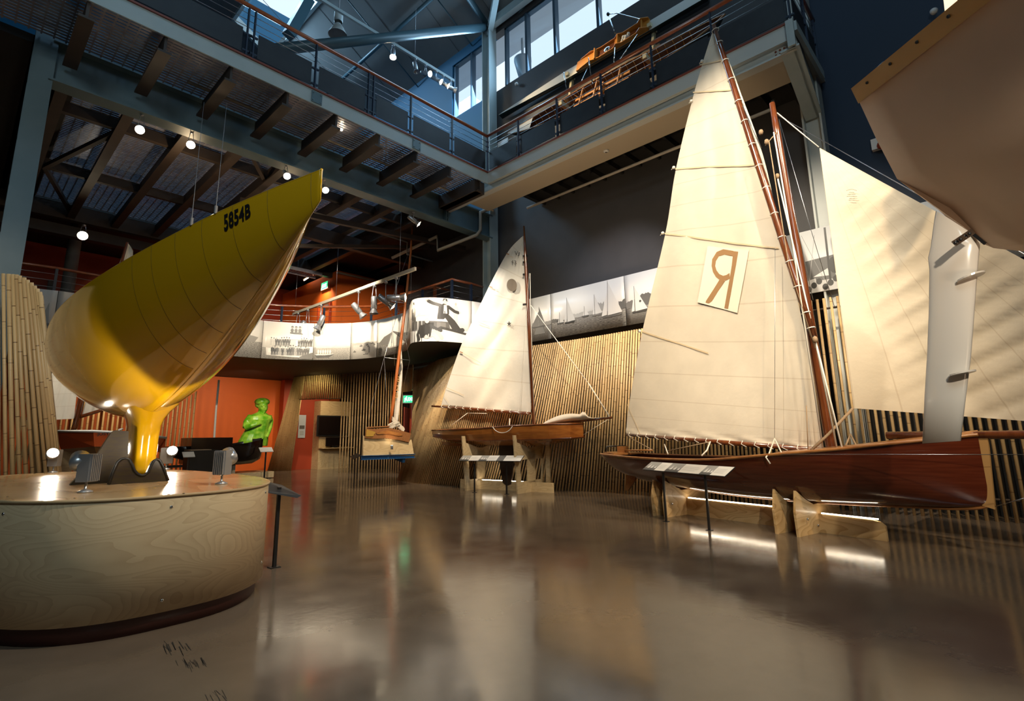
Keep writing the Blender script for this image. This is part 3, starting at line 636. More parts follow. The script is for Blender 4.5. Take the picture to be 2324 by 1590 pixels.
lt=screen([(-1.6,10.6,0),(-.4,10.55,0),(.5,10.3,0),(1.05,10.15,0),(1.34,10.22,0),(1.42,10.6,0),(1.2,11.2,0)],[(-1.6,10.6,3.66),(-.6,10.6,3.7),(.26,10.34,3.7),(.47,10.14,3.66),(.63,10.02,3.52),(.71,10.0,3.38),(.6,10.6,3.4)],.078,.026)
scr3=bscreen('leaning bamboo tower at the left edge behind the plywood plinth',[lt])
bl=screen([(1.5,21,0),(3,21,0),(5.95,21,0)],[(1.5,21,3.83),(3,21,3.83),(5.95,21,3.83)],.125,.03)
scr4=bscreen('straight bamboo screen in front of the orange wall behind the red dinghy',[bl])
# green exit signs
M_exitg=mat('exit_green',(.02,.5,.12),.4,emit=(.03,.75,.2),es=2.2); M_exitw=mat('exit_white',(.8,.9,.8),.4,emit=(.7,1,.75),es=2.6)
def exit_sign(c,ux,label,w=.42,h=.22):
    c=V(c); ux=V(ux).normalized(); n=ux.cross(V((0,0,1))); uz=V((0,0,1))
    t=thing('exit_sign',label,'exit sign',c,'green exit signs')
    MB().obox(c,ux*(w/2+.03),n*.035,uz*(h/2+.03)).build('casing',M_white,t)
    MB().obox(c+n*.036,ux*(w/2),n*.003,uz*(h/2)).build('face',M_exitg,t)
    b=MB(); put_text(b,'EXIT',lambda u,v:c+n*.042+ux*((u-.5)*.52*w+.12*w)+uz*((v-.5)*.5*h),bold=.03)
    P=lambda u,v:c+n*.042+ux*(u*w)+uz*(v*h)
    b.add([P(-.42,-.4),P(-.36,-.4),P(-.30,0),P(-.22,-.35),P(-.16,-.3),P(-.24,.1),P(-.22,.25),P(-.32,.25),P(-.44,.05),P(-.4,.02)],[tuple(range(10))])
    b.add([P(-.26+.035*math.cos(2*PI*i/8),.36+.08*math.sin(2*PI*i/8)) for i in range(8)],[tuple(range(8))])
    b.build('lettering',M_exitw,t); return t
exit_sign(onx(738,648,9.70),(0,-1,0),'green exit sign above the orange balcony door',.5,.26)
exit_sign(V((11.45,15.9,2.66)),(.7,-.75,0) if False else (.78,-.62,0),'green exit sign over the dark doorway behind the end-on boat',.45,.24)
exit_sign(onx(863,268,10.9) if False else V((7.3,13.5,10.2)),(1,0,0),'small green exit sign glimpsed through the bridge balustrade',.4,.2)
# dark doorway behind the boat seen end-on
dd=struct('door_2',MB().box(11.3,11.36,15.6,15.68,0,2.5).box(12.6,12.66,16.9,17.0,0,2.5),M_redwall)
MB().beam((11.5,16.3,1.2),(12.7,17.5,1.2),.04,2.4).build('door_leaf',M_redwall,dd)
# ================================================================== YELLOW YACHT on its plinth
M_yel=mat('yellow_gelcoat',(.72,.40,.006),.10,coat=1.0)
M_ply=mat('pale_plywood',(.62,.48,.3),.5); grain(M_ply,(.68,.545,.35),(.57,.43,.265),1.15,rings=22,warp=(1,1,3.4),lo=.1,hi=1.35)
M_plytop=mat('varnished_plywood_top',(.62,.42,.22),.26,coat=.3); grain(M_plytop,(.64,.44,.24),(.54,.35,.17),1.3,rings=5,warp=(1.2,.5,1))
M_plyedge=mat('plywood_edge',(.36,.25,.14),.6,col2=(.5,.36,.2),scale=60,stretch=(.02,.02,1))
PCX,PCY,PA,PB,PTH,PE,PZ,PZ0=1.189,6.885,1.15,2.343,.028,.749,.919,.121
def plinth_ring(da,z,n=96):
    out=[]
    for i in range(n):
        t=2*PI*i/n; c,s=math.cos(t),math.sin(t)
        x=(PA+da)*math.copysign(abs(c)**PE,c); y=(PB+da)*math.copysign(abs(s)**PE,s)
        out.append(V((PCX+x*math.cos(PTH)-y*math.sin(PTH), PCY+x*math.sin(PTH)+y*math.cos(PTH), z)))
    return out
pl=thing('display_plinth','low oval plywood plinth under the yellow yacht keel','plinth',(PCX,PCY,0))
def ringband(b,r0,r1,m=0,smooth=True):
    n=len(r0); b.add(r0+r1,[(i,(i+1)%n,n+(i+1)%n,n+i) for i in range(n)],m,smooth)
b=MB(); ringband(b,plinth_ring(-.006,PZ0),plinth_ring(-.006,PZ-.02)); b.add(plinth_ring(-.006,PZ0),[tuple(range(96))]); b.build('side_panel',M_ply,pl)
b=MB(); ringband(b,plinth_ring(.004,PZ-.02),plinth_ring(.004,PZ-.003),1); ringband(b,plinth_ring(.004,PZ-.003),plinth_ring(0,PZ),1); b.add(plinth_ring(0,PZ),[tuple(range(96))]); b.add(plinth_ring(.004,PZ-.02),[tuple(range(96))],1); b.build('top_board',[M_plytop,M_plyedge],pl)
M_kickbase=mat('dark_red_kickboard',(.05,.012,.008),.5)
b=MB(); ringband(b,plinth_ring(-.06,0),plinth_ring(-.06,PZ0)); b.add(plinth_ring(-.06,0.0),[tuple(range(96))]); b.build('kick_base',M_kickbase,pl)
def side_pt(px,py,z):    # nearest ring point to a pixel at height z
    best=min(plinth_ring(-.004,z,400),key=lambda p:(proj(p)[0]-px)**2+(0 if proj(p)[2]<6.6 else 1e6)); return best
for (px,z) in ((7,.83),(397,.83),(377,.2),(603,.84),(594,.25)):
    p=side_pt(px,0,z); n=V((p.x-PCX,(p.y-PCY)*.3,0)).normalized(); MB().lathe([(0,.004),(.006,.004),(.011,.001),(.012,-.004)],p,n,10).build('screw',M_chrome,pl)
for (px,py) in ((18,1127),(170,1130),(383,1121),(417,1119),(352,1107),(568,1098),(592,1089)):
    MB().lathe([(0,.002),(.008,.002),(.01,0)],onz(px,py,PZ),(0,0,1),8).build('screw',M_chrome,pl)
# hull: fitted half-breadths and profile
HK=.853
HQ=(1.6949,3.5225,3.2774,-.0041,7.8547,.9254,.613,.329,.7714,.1741,1.2933,.5626,1.5794,1.1481,1.2999,1.7026,.7186,.9629,1.1593,.8783,.0801)
def hull_pt(u,th,sg,off=0):
    bx,by,bz,hd,L,B,sm,tb,c1,c2,Dm,um,qq,a0,a1,bq,ds,ce,ce2,a2,zm=HQ
    bb=B*(1-(1-u/sm)**bq) if u<sm else B*(1-tb*((u-sm)/(1-sm))**2)
    zs=bz-c1*u+c2*u*u-zm*u**3
    d=Dm*(1-abs(1-u/um)**qq) if u<um else Dm*(1-ds*((u-um)/(1-um))**1.6)
    d+=.2467*max(0,1-u/um); bb+=.0148*math.exp(-((u-.12)/.1)**2)*min(1,u*25); d=max(d,.001); k=min(1,u/sm)
    a=(a0+(a1-a0)*k) if u<sm else a1+(a2-a1)*(u-sm)/(1-sm); e=ce+(ce2-ce)*k
    y=bb*math.sin(th)**a; z=zs-d+d*(1-max(0,math.cos(th))**e)
    return V(((bx+hd*u*L+sg*y)*HK,(by+u*L)*HK,EYE+(z-EYE)*HK))+V((sg*off,0,0))
ya=thing('yacht','big yellow keel yacht hull with black registration number, bow high towards the upper middle','yacht',(1.45,6.7,.95))
NS,NT=56,18
us=[(i/(NS-1))**1.3 for i in range(NS)]
b=MB(); rows=[[hull_pt(u,PI/2*abs(j)/NT,1 if j>=0 else -1) for j in range(-NT,NT+1)] for u in us]; b.grid(rows); b.add(rows[-1],[tuple(range(2*NT+1))]); hull_o=b.build('hull',M_yel,ya)
b=MB(); b.grid([[hull_pt(u,PI/2,-1).lerp(hull_pt(u,PI/2,1),k/6)+V((0,0,.001+.03*math.sin(PI*k/6)*min(1,u*3))) for k in range(7)] for u in us]); b.build('deck',mat('pale_deck_paint',(.55,.52,.42),.5),ya)
b=MB()
for sg in (-1,1): b.tube([hull_pt(u,PI/2,sg,-.004)+V((0,0,.002)) for u in us],.006,6)
b.build('toe_rail',M_yel,ya)
b=MB(); b.tube([hull_pt(0,PI/2,1)]+[hull_pt(u,0,1) for u in us if u<.5],.005,6); b.build('stem_edge',M_yel,ya)
def u_at_px(px):
    return min((k/400 for k in range(1,200)),key=lambda u:abs(proj(hull_pt(u,PI/2,-1))[0]-px))
M_seam=mat('dark_hull_seam',(.12,.07,.004),.4)
b=MB()
for px in (705,609,529,460,398,345,300):
    u=u_at_px(px); b.tube([hull_pt(u,PI/2*(1-.94*k/24),-1,.0005) for k in range(25)],.0016,4,caps=False)
b.build('hull_seam',M_seam,hull_o)
u0,u1=u_at_px(511),u_at_px(569)
def numpos(a,c):
    u=u0+(u1-u0)*a; th=PI/2*(1-.05-.15*(1-c)); return hull_pt(u,th,-1,.004)
b=MB(); put_text(b,'5854B',numpos,bold=.035,space=1.05); b.build('registration_number',M_blackm,hull_o)
# fin keel with a rounded leading edge
KX,KY0,KY1=1.452,6.5,7.2
def foil_row(z,y0,y1,th,n=14):
    r=[]
    for i in range(2*n):
        t=2*PI*i/(2*n); c=.5*(1-math.cos(t)); y=y0+(y1-y0)*c; w=th*max(0,math.sin(abs(t if t<=PI else 2*PI-t)))**.38*(1-.35*c)
        r.append(V((KX+(w if t<=PI else -w),y,z)))
    return r
b=MB(); rows=[]
for z,k,w in ((.957,.10,.04),(.965,.05,.07),(.985,.02,.098),(1.02,0,.118),(1.08,0,.126),(1.2,0,.13),(1.35,0,.132),(1.46,-.02,.14),(1.53,-.06,.16),(1.60,-.13,.20),(1.68,-.24,.27)):
    rows.append(foil_row(z,KY0+k,KY1-k*.8,w)); rows[-1].append(rows[-1][0])
b.grid(rows); b.add(rows[0][:-1],[tuple(range(28))]); b.build('keel',M_yel,ya)
# suspension wires of the hull
b=MB()
for px,py,X in ((507,430,1.05),(455,470,1.0)):
    u=u_at_px(px-20); p=hull_pt(u,PI/2,-1); b.tube([p,ony(px+8,232,9.45)],.0028,5); b.lathe([(.012,0),(.012,.06)],p,(0,0,1),6)
b.build('stay_wire',mat('dull_wire',(.16,.16,.17),.5),ya)
# black cradle
cr=thing('keel_cradle','black timber cradle with a U notch gripping the yellow keel','cradle',(1.45,6.4,PZ))
M_crad=mat('black_stained_timber',(.028,.019,.016),.35,col2=(.04,.028,.010),scale=12,stretch=(1,1,6))
y=6.05
def cp(px,py): return ony(px,py,y)
out=[(247,1099),(256,1072),(266,1050),(275,1042),(284,1040),(293,1043),(300,1055),(305,1068),(311,1075),(319,1079),(327,1079),(336,1072),(343,1056),(349,1046),(356,1042),(363,1046),(371,1062),(382,1092)]
front=[cp(*q) for q in out]; zz=min(p.z for p in front)
front=[V((p.x,p.y,max(PZ+.001,p.z))) for p in front]; front[0].z=front[-1].z=PZ+.001
b=MB(); b.prism(front,(0,.09,0)); b.build('front_yoke',M_crad,cr)
b=MB(); b.tube([p+V((0,-.004,.004)) for p in front],.012,6); b.build('yoke_edge',M_blackm,cr)
def c2(px,py,yy): return ony(px,py,yy)
b=MB(); yy=6.32; q=[(158,1101),(215,1040),(252,982),(262,976),(292,978),(290,1062),(250,1099)]
f=[c2(*k,yy) for k in q]; f=[V((p.x,yy,max(PZ+.001,p.z))) for p in f]; f[0].z=f[-1].z=PZ+.001
b.prism(f,(0,.06,0)); b.build('side_wedge',M_crad,cr)
b=MB(); b.box(1.15,KX+.12,7.0,7.12,PZ+.001,.99); b.box(1.36,1.54,6.14,7.2,PZ+.001,.952); b.build('base_frame',M_crad,cr)
# black tilted reading stand right of the plinth
rs_=thing('reading_stand','black tilted reading stand on one thin post beside the plinth','label stand',onz(622,1287))
p=onz(622,1287); b=MB(); b.box(p.x-.016,p.x+.016,p.y-.016,p.y+.016,0,.80); b.build('post',M_blackm,rs_)
MB().box(p.x-.05,p.x+.05,p.y-.05,p.y+.05,0,.008).build('foot_plate',M_blackm,rs_)
D=proj((p.x,p.y,.85))[2]
A=[dep(604,1093,D+.15),dep(642,1101,D+.18),dep(683,1124,D-.1),dep(674,1127,D-.16),dep(604,1112,D-.16)]
b=MB(); b.add([dep(596,1090,D+.12),dep(640,1100,D+.16),dep(684,1124,D-.05),dep(600,1112,D-.16)],[(0,1,2,3)]); b.add([dep(596,1092,D+.12),dep(640,1102,D+.16),dep(675,1127,D-.1),dep(600,1114,D-.17)],[(3,2,1,0)])
b.v[4:]=[tuple(V(v)+V((0,0,-.012))) for v in b.v[4:]]; b.add(b.v[:8],[(0,1,5,4),(1,2,6,5),(2,3,7,6),(3,0,4,7)]); b.build('tilted_panel',M_blackm,rs_)
# spotlights on the plinth
def flood(loc,aim,label,lit,faceyaw):
    t=thing('floodlight',label,'floodlight',loc,'floodlights on the plinth'); l=V(loc)
    MB().lathe([(0,0),(.05,0),(.05,.010),(.012,.026),(.009,.03),(.009,.085),(0,.085)],l,(0,0,1),16).build('base',M_silver,t)
    d=V((math.cos(faceyaw),math.sin(faceyaw),0)); s=V((-d.y,d.x,0)); up=V((0,0,1)); c=l+up*.185
    b=MB(); b.obox(c,d*.045,s*.055,up*.105)
    for k in range(6): b.obox(c-d*.05+s*(-.045+.018*k),d*.012,s*.004,up*.1)
    b.build('gear_box',M_silver,t)
    a=(V(aim)-l).normalized(); hc=c+d*.075+up*.05
    hb=MB().lathe([(0,-.07),(.05,-.065),(.062,-.02),(.066,.05),(.06,.052),(.05,.0),(0,-.01)],hc,a,18); h=hb.build('lamp_head',M_silver,t)
    if True:
        MB().lathe([(0,.02),(.052,.010)],hc,a,16).build('lens',M_glow if lit else M_led,h)
    return hc+a*.09,a
FL=[]
for (px,py,lit,aim,yaw,lab) in ((193,1117,0,(1.25,6.9,1.9),2.35,'silver floodlight at the front left of the plinth, seen from behind'),(502,1098,0,(1.5,6.8,1.9),.6,'silver floodlight at the front right of the plinth, seen from behind'),
        (120,1072,1,(1.35,6.4,1.8),-2.2,'dazzling floodlight at the rear left of the plinth'),(376,1065,1,(1.5,6.4,1.7),-1.0,'dazzling floodlight at the rear right of the plinth, beside the keel')):
    FL.append(flood(onz(px,py,PZ+.001),aim,lab,lit,yaw))
# ================================================================== WOODEN SKIFF with the mirrored R
M_mahog=mat('dark_varnished_mahogany',(.07,.013,.005),.16,col2=(.10,.021,.008),scale=6,stretch=(.4,.4,6),coat=.7)
M_mahog2=mat('light_varnished_timber',(.26,.10,.03),.3,col2=(.36,.16,.05),scale=8,stretch=(1,1,3),coat=.4)
M_spar=mat('varnished_spar',(.15,.042,.012),.22,col2=(.09,.022,.007),scale=5,stretch=(3,3,.6),coat=.6)
M_rope=mat('white_rope',(.68,.64,.56),.7)
M_rope2=mat('tan_rope',(.28,.19,.11),.8)
def sailmat(name,c,seams=(0,16),bump=.1):
    m=mat(name,c,.75,col2=tuple(x*.93 for x in c),scale=3,bump=bump,bscale=14); nt=m.node_tree; b=nt.nodes['Principled BSDF']
    uv=nt.nodes.new('ShaderNodeUVMap'); sp=nt.nodes.new('ShaderNodeSeparateXYZ'); nt.links.new(uv.outputs[0],sp.inputs[0])
    k=mathn(nt,'LESS_THAN',mathn(nt,'FRACT',mathn(nt,'MULTIPLY',sp.outputs['Y' if seams[0]==0 else 'X'],seams[1])),.035)
    mx=nt.nodes.new('ShaderNodeMix'); mx.data_type='RGBA'; nt.links.new(mathn(nt,'MULTIPLY',k,.28),mx.inputs['Factor'])
    src=b.inputs['Base Color'].links[0].from_socket; nt.links.new(src,mx.inputs[6]); mx.inputs[7].default_value=(c[0]*.55,c[1]*.45,c[2]*.35,1); nt.links.new(mx.outputs[2],b.inputs['Base Color'])
    # thin cloth lets a little light through
    tl=nt.nodes.new('ShaderNodeBsdfTranslucent'); nt.links.new(mx.outputs[2],tl.inputs[0]); ms=nt.nodes.new('ShaderNodeMixShader'); ms.inputs[0].default_value=.18
    nt.links.new(b.outputs[0],ms.inputs[1]); nt.links.new(tl.outputs[0],ms.inputs[2]); nt.links.new(ms.outputs[0],nt.nodes['Material Output'].inputs[0]); return m
M_sail=sailmat('cream_sailcloth',(.82,.735,.60))
M_sailj=sailmat('cream_foresail_cloth',(.82,.725,.575),(1,7),.12)
M_sailw=sailmat('white_sailcloth',(.80,.76,.68),(0,8),.12)
RP=(8.07,2.06); rl=math.hypot(.22,1); RD=(.22/rl,1/rl); RN=V((-RD[1],RD[0],0)); RDv=V((RD[0],RD[1],0)); RO=V((RP[0],RP[1],0))
def rb(s,l,z): return RO+RDv*s+RN*l+V((0,0,z))
def rpx(px,py,l=0.0):
    o=RO+RN*l; return onp(px,py,(o.x,o.y),RD)
sk_=thing('sailing_skiff','varnished wooden skiff with tall cream sail marked with a reversed R','sailing boat',(8.07,2.06,.3))
ST=[(-1.77,.03,1.24,.56),(-1.72,.06,1.235,.50),(-1.5,.19,1.205,.46),(-1.1,.37,1.155,.44),(-.5,.55,1.08,.41),(.3,.66,1.0,.385),(1.1,.70,.925,.385),(1.9,.67,.905,.42),(2.6,.60,.91,.47),(3.1,.50,.92,.53),(3.45,.41,.93,.61),(3.7,.33,.935,.72),(3.8,.29,.94,.80)]
def rsec(st,k=0.0,m=12):
    s,bb,zs,zk=st; out=[]
    for j in range(-m,m+1):
        th=PI/2*abs(j)/m; l=(bb-k)*math.sin(th)**.72*(1 if j>=0 else -1); z=zk+k+(zs-zk-k)*(1-math.cos(th)**1.25); out.append(rb(s,l,z))
    return out
def interp(ST,n=5):
    pts=[]
    for i in range(len(ST)-1):
        for k in range(n):
            t=k/n; p0=ST[max(i-1,0)]; p1=ST[i]; p2=ST[i+1]; p3=ST[min(i+2,len(ST)-1)]
            q=[p1[0]+(p2[0]-p1[0])*t]
            for c in range(1,len(p1)):
                q.append(0.5*(2*p1[c]+(p2[c]-p0[c])*t*.9+((2*p0[c]-5*p1[c]+4*p2[c]-p3[c])*.9+.1*(2*p2[c]-2*p1[c])*0)*t*t+((3*p1[c]-p0[c]-3*p2[c]+p3[c])*.9+.1*(2*p1[c]-2*p2[c])*0)*t**3) if False else p1[c]+(p2[c]-p1[c])*t)
            pts.append(tuple(q))
    pts.append(ST[-1]); return pts
def smooth_st(ST,n=5):
    k=len(ST[0]); curve=[catmull([(st[0],st[c],0) for st in ST],n) for c in range(1,k)]
    return [tuple([curve[0][i].x]+[max(.01,curve[c][i].y) for c in range(k-1)]) for i in range(len(curve[0]))]
SS=smooth_st(ST,4)
b=MB(); rows=[rsec(st) for st in SS]; b.grid(rows); b.add(rows[-1],[tuple(range(len(rows[-1])))])
rows2=[rsec(st,.025) for st in SS[2:-1]]; b.grid(rows2,1); rhull=b.build('hull',[M_mahog,M_mahog],sk_)
b=MB()
for sg in (-1,1): b.tube([rb(st[0],sg*(st[1]+.005),st[2]) for st in SS],.022,6)
b.build('gunwale',M_mahog2,sk_)
b=MB(); SF=[st for st in SS if st[0]<.35]; b.grid([[rb(st[0],st[1]*(k/4-1)*.99,st[2]+.05*(1-(k/4-1)**2)) for k in range(9)] for st in SF]); b.build('foredeck',M_mahog2,sk_)
b=MB()
SA=[st for st in SS if st[0]>=.3]
for sg in (-1,1): b.grid([[rb(st[0],sg*st[1]*(1-.22*k),st[2]+.004) for k in (0,1)] for st in SA])
b.build('side_deck',M_mahog2,sk_)
b=MB(); b.beam(rb(1.3,-.62,.80),rb(1.3,.62,.80),.24,.03); b.build('thwart',M_mahog2,sk_)
b=MB(); b.beam(rb(2.5,-.55,.80),rb(2.5,.55,.80),.26,.03); b.build('thwart',M_mahog2,sk_)
b=MB(); b.prism([rb(3.35,-.4,.93),rb(3.35,.4,.93),rb(3.72,.28,.95),rb(3.72,-.28,.95)],(0,0,.03)); b.beam(rb(3.5,0,.95),rb(3.5,0,1.08),.12,.2); b.build('stern_deck',M_mahog2,sk_)
b=MB(); b.tube([rb(3.7,-.25,.97),rb(3.66,-.25,1.08),rb(3.66,.25,1.08),rb(3.7,.25,.97)],.014,6); b.build('traveller_bar',M_blackm,sk_)
b=MB(); b.prism([rb(-1.80,-.02,.47),rb(-1.85,-.02,1.28),rb(-1.76,-.02,1.28),rb(-1.70,-.02,.50)],RN*.04); b.build('stem_post',mat('pale_stem_timber',(.42,.24,.09),.4),sk_)
b=MB(); b.tube([rb(st[0],0,st[3]-.012) for st in SS],.02,6); b.build('keel_strip',M_mahog2,sk_)
b=MB(); b.prism([rpx(1425,1062),rpx(1447,1066),rpx(1444,1090),rpx(1428,1113),rpx(1423,1112)],RN*.04); b.build('rudder',M_mahog2,sk_)
b=MB(); b.tube([rb(3.6,0,1.0),rb(2.7,.1,1.02)],.016,6); b.build('tiller',M_mahog2,sk_)
arch=[rpx(2020,1012),rpx(2045,1002),rpx(2070,994),rpx(2110,992),rpx(2170,990)]
b=MB(); b.prism([p+RN*.1 for p in arch]+[rb(-1.5,.1,1.2)],RN*-.2); b.build('mast_step_rise',M_mahog2,sk_)
mb_=rpx(1888,1022); mt_=rpx(1752,234)
MB().tube([mb_+(mb_-mt_)*.05,mb_,mb_.lerp(mt_,.5),mb_.lerp(mt_,.9),mt_],[.068,.068,.062,.05,.04],12).build('mast',M_spar,sk_)
yt_=rpx(1620,58,.12); yb_=rpx(1846,762,.1)
yard=MB().tube([yb_,yb_.lerp(yt_,.15),yb_.lerp(yt_,.5),yb_.lerp(yt_,.9),yt_],[.038,.052,.054,.042,.03],10).build('yard',M_spar,sk_)
b=MB()
for t in (.02,.06,.13,.2,.27,.34,.42,.49,.56,.64,.71,.79,.86,.93,.98):
    c=yb_.lerp(yt_,t); ax=(yt_-yb_).normalized(); MB().lathe([(.054,-.008),(.062,0),(.054,.008)],c,ax,12).build('lashing',M_rope,yard)
bl_=rpx(1422,986,.05); br_=rpx(1876,1022,.05)
boom=MB().tube([bl_,bl_.lerp(br_,.5),br_],[.022,.036,.034],8).build('boom',M_spar,sk_)
# mainsail
LE=catmull([(1424,983,0),(1431,920,0),(1461,752,0),(1513,530,0),(1537,385,0),(1582,200,0),(1619,78,0)],8)
LU=catmull([(1872,1017,0),(1862,955,0),(1826,745,0),(1762,490,0),(1724,335,0),(1663,155,0),(1625,78,0)],8)
zmax=8.0
def belly(s,z):
    k=max(0,min(1,(z-1.1)/6.9)); w=3.7*(1-k)+.05; a=max(0,min(1,(s+.2)/w)); return -.16*math.sin(PI*a)*math.sin(PI*min(1,k*1.1+.12))+.05
def sail_px(px,py,off=0):
    P=rpx(px,py); s=(P-RO).dot(RDv); return P+RN*(belly(s,P.z)+off)
rows=[]
for i in range(len(LE)):
    row=[]
    for j in range(33):
        t=j/32; q=LE[i].lerp(LU[i],t); v=i/(len(LE)-1)
        wr=.006*math.sin(t*60)*max(0,t-.55)*2*(1 if .35<v<.98 else .3)+.004*math.sin(t*23+v*9)+(.012*math.sin(t*30+v*50) if v<.06 else 0)
        row.append(sail_px(q.x,q.y,wr-.012))
    rows.append(row)
msail=MB().grid(rows,0,True,(0,0,1,1)).build('mainsail',M_sail,sk_)
c7=lambda x,y,o:sail_px(1560+x/7.225,520+y/7.225,o)
def sailpoly(b,pts,o,k=0): 
    b.add([c7(x,y,o) for x,y in pts],[tuple(range(len(pts)))],k)
M_patch=mat('white_sail_patch',(.82,.74,.60),.75); M_brown=mat('brown_sail_letter',(.33,.185,.08),.8)
def strip(b,A,B,o,k=0):
    L=lambda p,q,t:(p[0]+(q[0]-p[0])*t,p[1]+(q[1]-p[1])*t)
    for a,c,d,e in zip(A,A[1:],B[1:],B):
        for i in range(4): sailpoly(b,[L(a,c,i/4),L(a,c,(i+1)/4),L(e,d,(i+1)/4),L(e,d,i/4)],o,k)
b=MB(); n=6
for i in range(n):
    a=lambda x0,y0,x1,y1,t:(x0+(x1-x0)*t,y0+(y1-y0)*t)
    for j in range(6):
        e=lambda u,v:(a(310,270,130,1190,v)[0]*(1-u)+a(955,320,755,1360,v)[0]*u,a(310,270,130,1190,v)[1]*(1-u)+a(955,320,755,1360,v)[1]*u)
        sailpoly(b,[e(j/6,i/n),e((j+1)/6,i/n),e((j+1)/6,(i+1)/n),e(j/6,(i+1)/n)],.006)
b.build('letter_patch',M_patch,msail)
b=MB()
strip(b,[(778,350),(740,560),(700,760),(655,1020),(605,1293)],[(697,342),(672,560),(632,800),(590,1020),(545,1280)],.010)
strip(b,[(700,338),(540,312),(440,360),(370,480),(358,590),(375,690),(420,770),(500,835),(570,825),(640,792)],[(700,430),(560,400),(470,430),(425,510),(412,590),(430,660),(470,720),(530,748),(580,735),(632,700)],.010)
strip(b,[(470,815),(360,1000),(262,1160),(252,1192)],[(560,832),(450,1000),(352,1165),(302,1204)],.010)
b.build('letter_r',M_brown,msail)
M_batten=mat('sail_batten_pocket',(.66,.52,.33),.8)
b=MB()
for (x0,y0,x1,y1) in ((1537,385,1718,372),(1513,531,1765,562),(1577,212,1668,206),(1592,150,1640,140),(1461,752,1600,800),(1428,918,1455,985)):
    b=MB()
    for k in range(8):
        A=(x0+(x1-x0)*k/8,y0+(y1-y0)*k/8); B=(x0+(x1-x0)*(k+1)/8,y0+(y1-y0)*(k+1)/8)
        b.add([sail_px(A[0],A[1]-1.5,.003),sail_px(B[0],B[1]-1.5,.003),sail_px(B[0],B[1]+1.5,.003),sail_px(A[0],A[1]+1.5,.003)],[(0,1,2,3)])
    b.build('batten_pocket',M_batten,msail)
for (x,y) in ((1536,382),(1511,530),(1600,142),(1576,232),(1459,752)): MB().ball(sail_px(x-2,y,.01),.03,8).tube([sail_px(x-2,y,.02),sail_px(x-6,y+6,.03)],.006,5).build('tie',M_rope,msail)
for k in range(17):
    t=k/16; P=bl_.lerp(br_,.03+.93*t); MB().tube([P+V((0,0,.05))+RN*.03,P+RN*.045+RDv*.02,P-V((0,0,.04))+RDv*-.05+RN*.03],.007,5).build('boom_lacing',M_rope,boom)
# jib
jt=rpx(3103,1015); jh=rpx(1858,334); jc=rpx(1936,926)
rows=[]; n=70
for i in range(n+1):
    v=i/n; row=[]
    a=jc.lerp(jh,v); c=jt.lerp(jh,v)
    for j in range(81):
        u=j/80; P=a.lerp(c,u); bl2=-.28*math.sin(PI*u)*(1-v)**.6*math.sin(PI*min(1,v+.25)); sj=(P-RO).dot(RDv); ph=P.z*22+sj*11+1.6*math.sin(sj*1.3); wr=(.013*math.sin(ph)+.007*math.sin(ph*1.9+1+P.z))*min(1,max(0,u-.10)*4)*min(1,(1-v)*1.3)*min(1,(1-u)*4+.3)
        row.append(P+RN*(bl2+wr-.02))
    rows.append(row)
jib=MB().grid(rows,0,True,(0,0,1,1)).build('foresail',M_sailj,sk_)
b=MB(); put_text(b,'A.H. SAILMAKER',lambda u,v:rpx(1921+26*u,441-8*u*(1-u)*4*.6-3.5*v+4,.01),bold=.01) if False else None
for i,(y,w) in enumerate(((432,26),(436,14),(440,20),(445,24),(450,12))):
    for k in range(int(w/3)):
        x=1934-w/2+k*3; dy=-3*math.sin(PI*(k+.5)/max(1,int(w/3))) if i==0 else 0
        b.add([rpx(x,y+dy,.03),rpx(x+2,y+dy-.4,.03),rpx(x+2,y+dy+1.3,.03),rpx(x,y+dy+1.6,.03)],[(0,1,2,3)])
b.build('maker_stamp',mat('faded_stamp_ink',(.22,.2,.15),.8),jib)
MB().tube([rb(-.9,0,1.24),rpx(2324,986),jt+V((0,0,-.02))],[.045,.045,.03],8).build('bowsprit',M_spar,sk_)
def rope(par,name,pts,r=.009,m=None): MB().tube(pts,r,6).build(name,m or M_rope,par)
R=lambda *q:rpx(q[0],q[1],q[2] if len(q)>2 else .1)
rope(sk_,'forestay',[R(1764,256,0),jh],.009); rope(sk_,'forestay',[R(1766,262,0),jt],.006,M_cable)
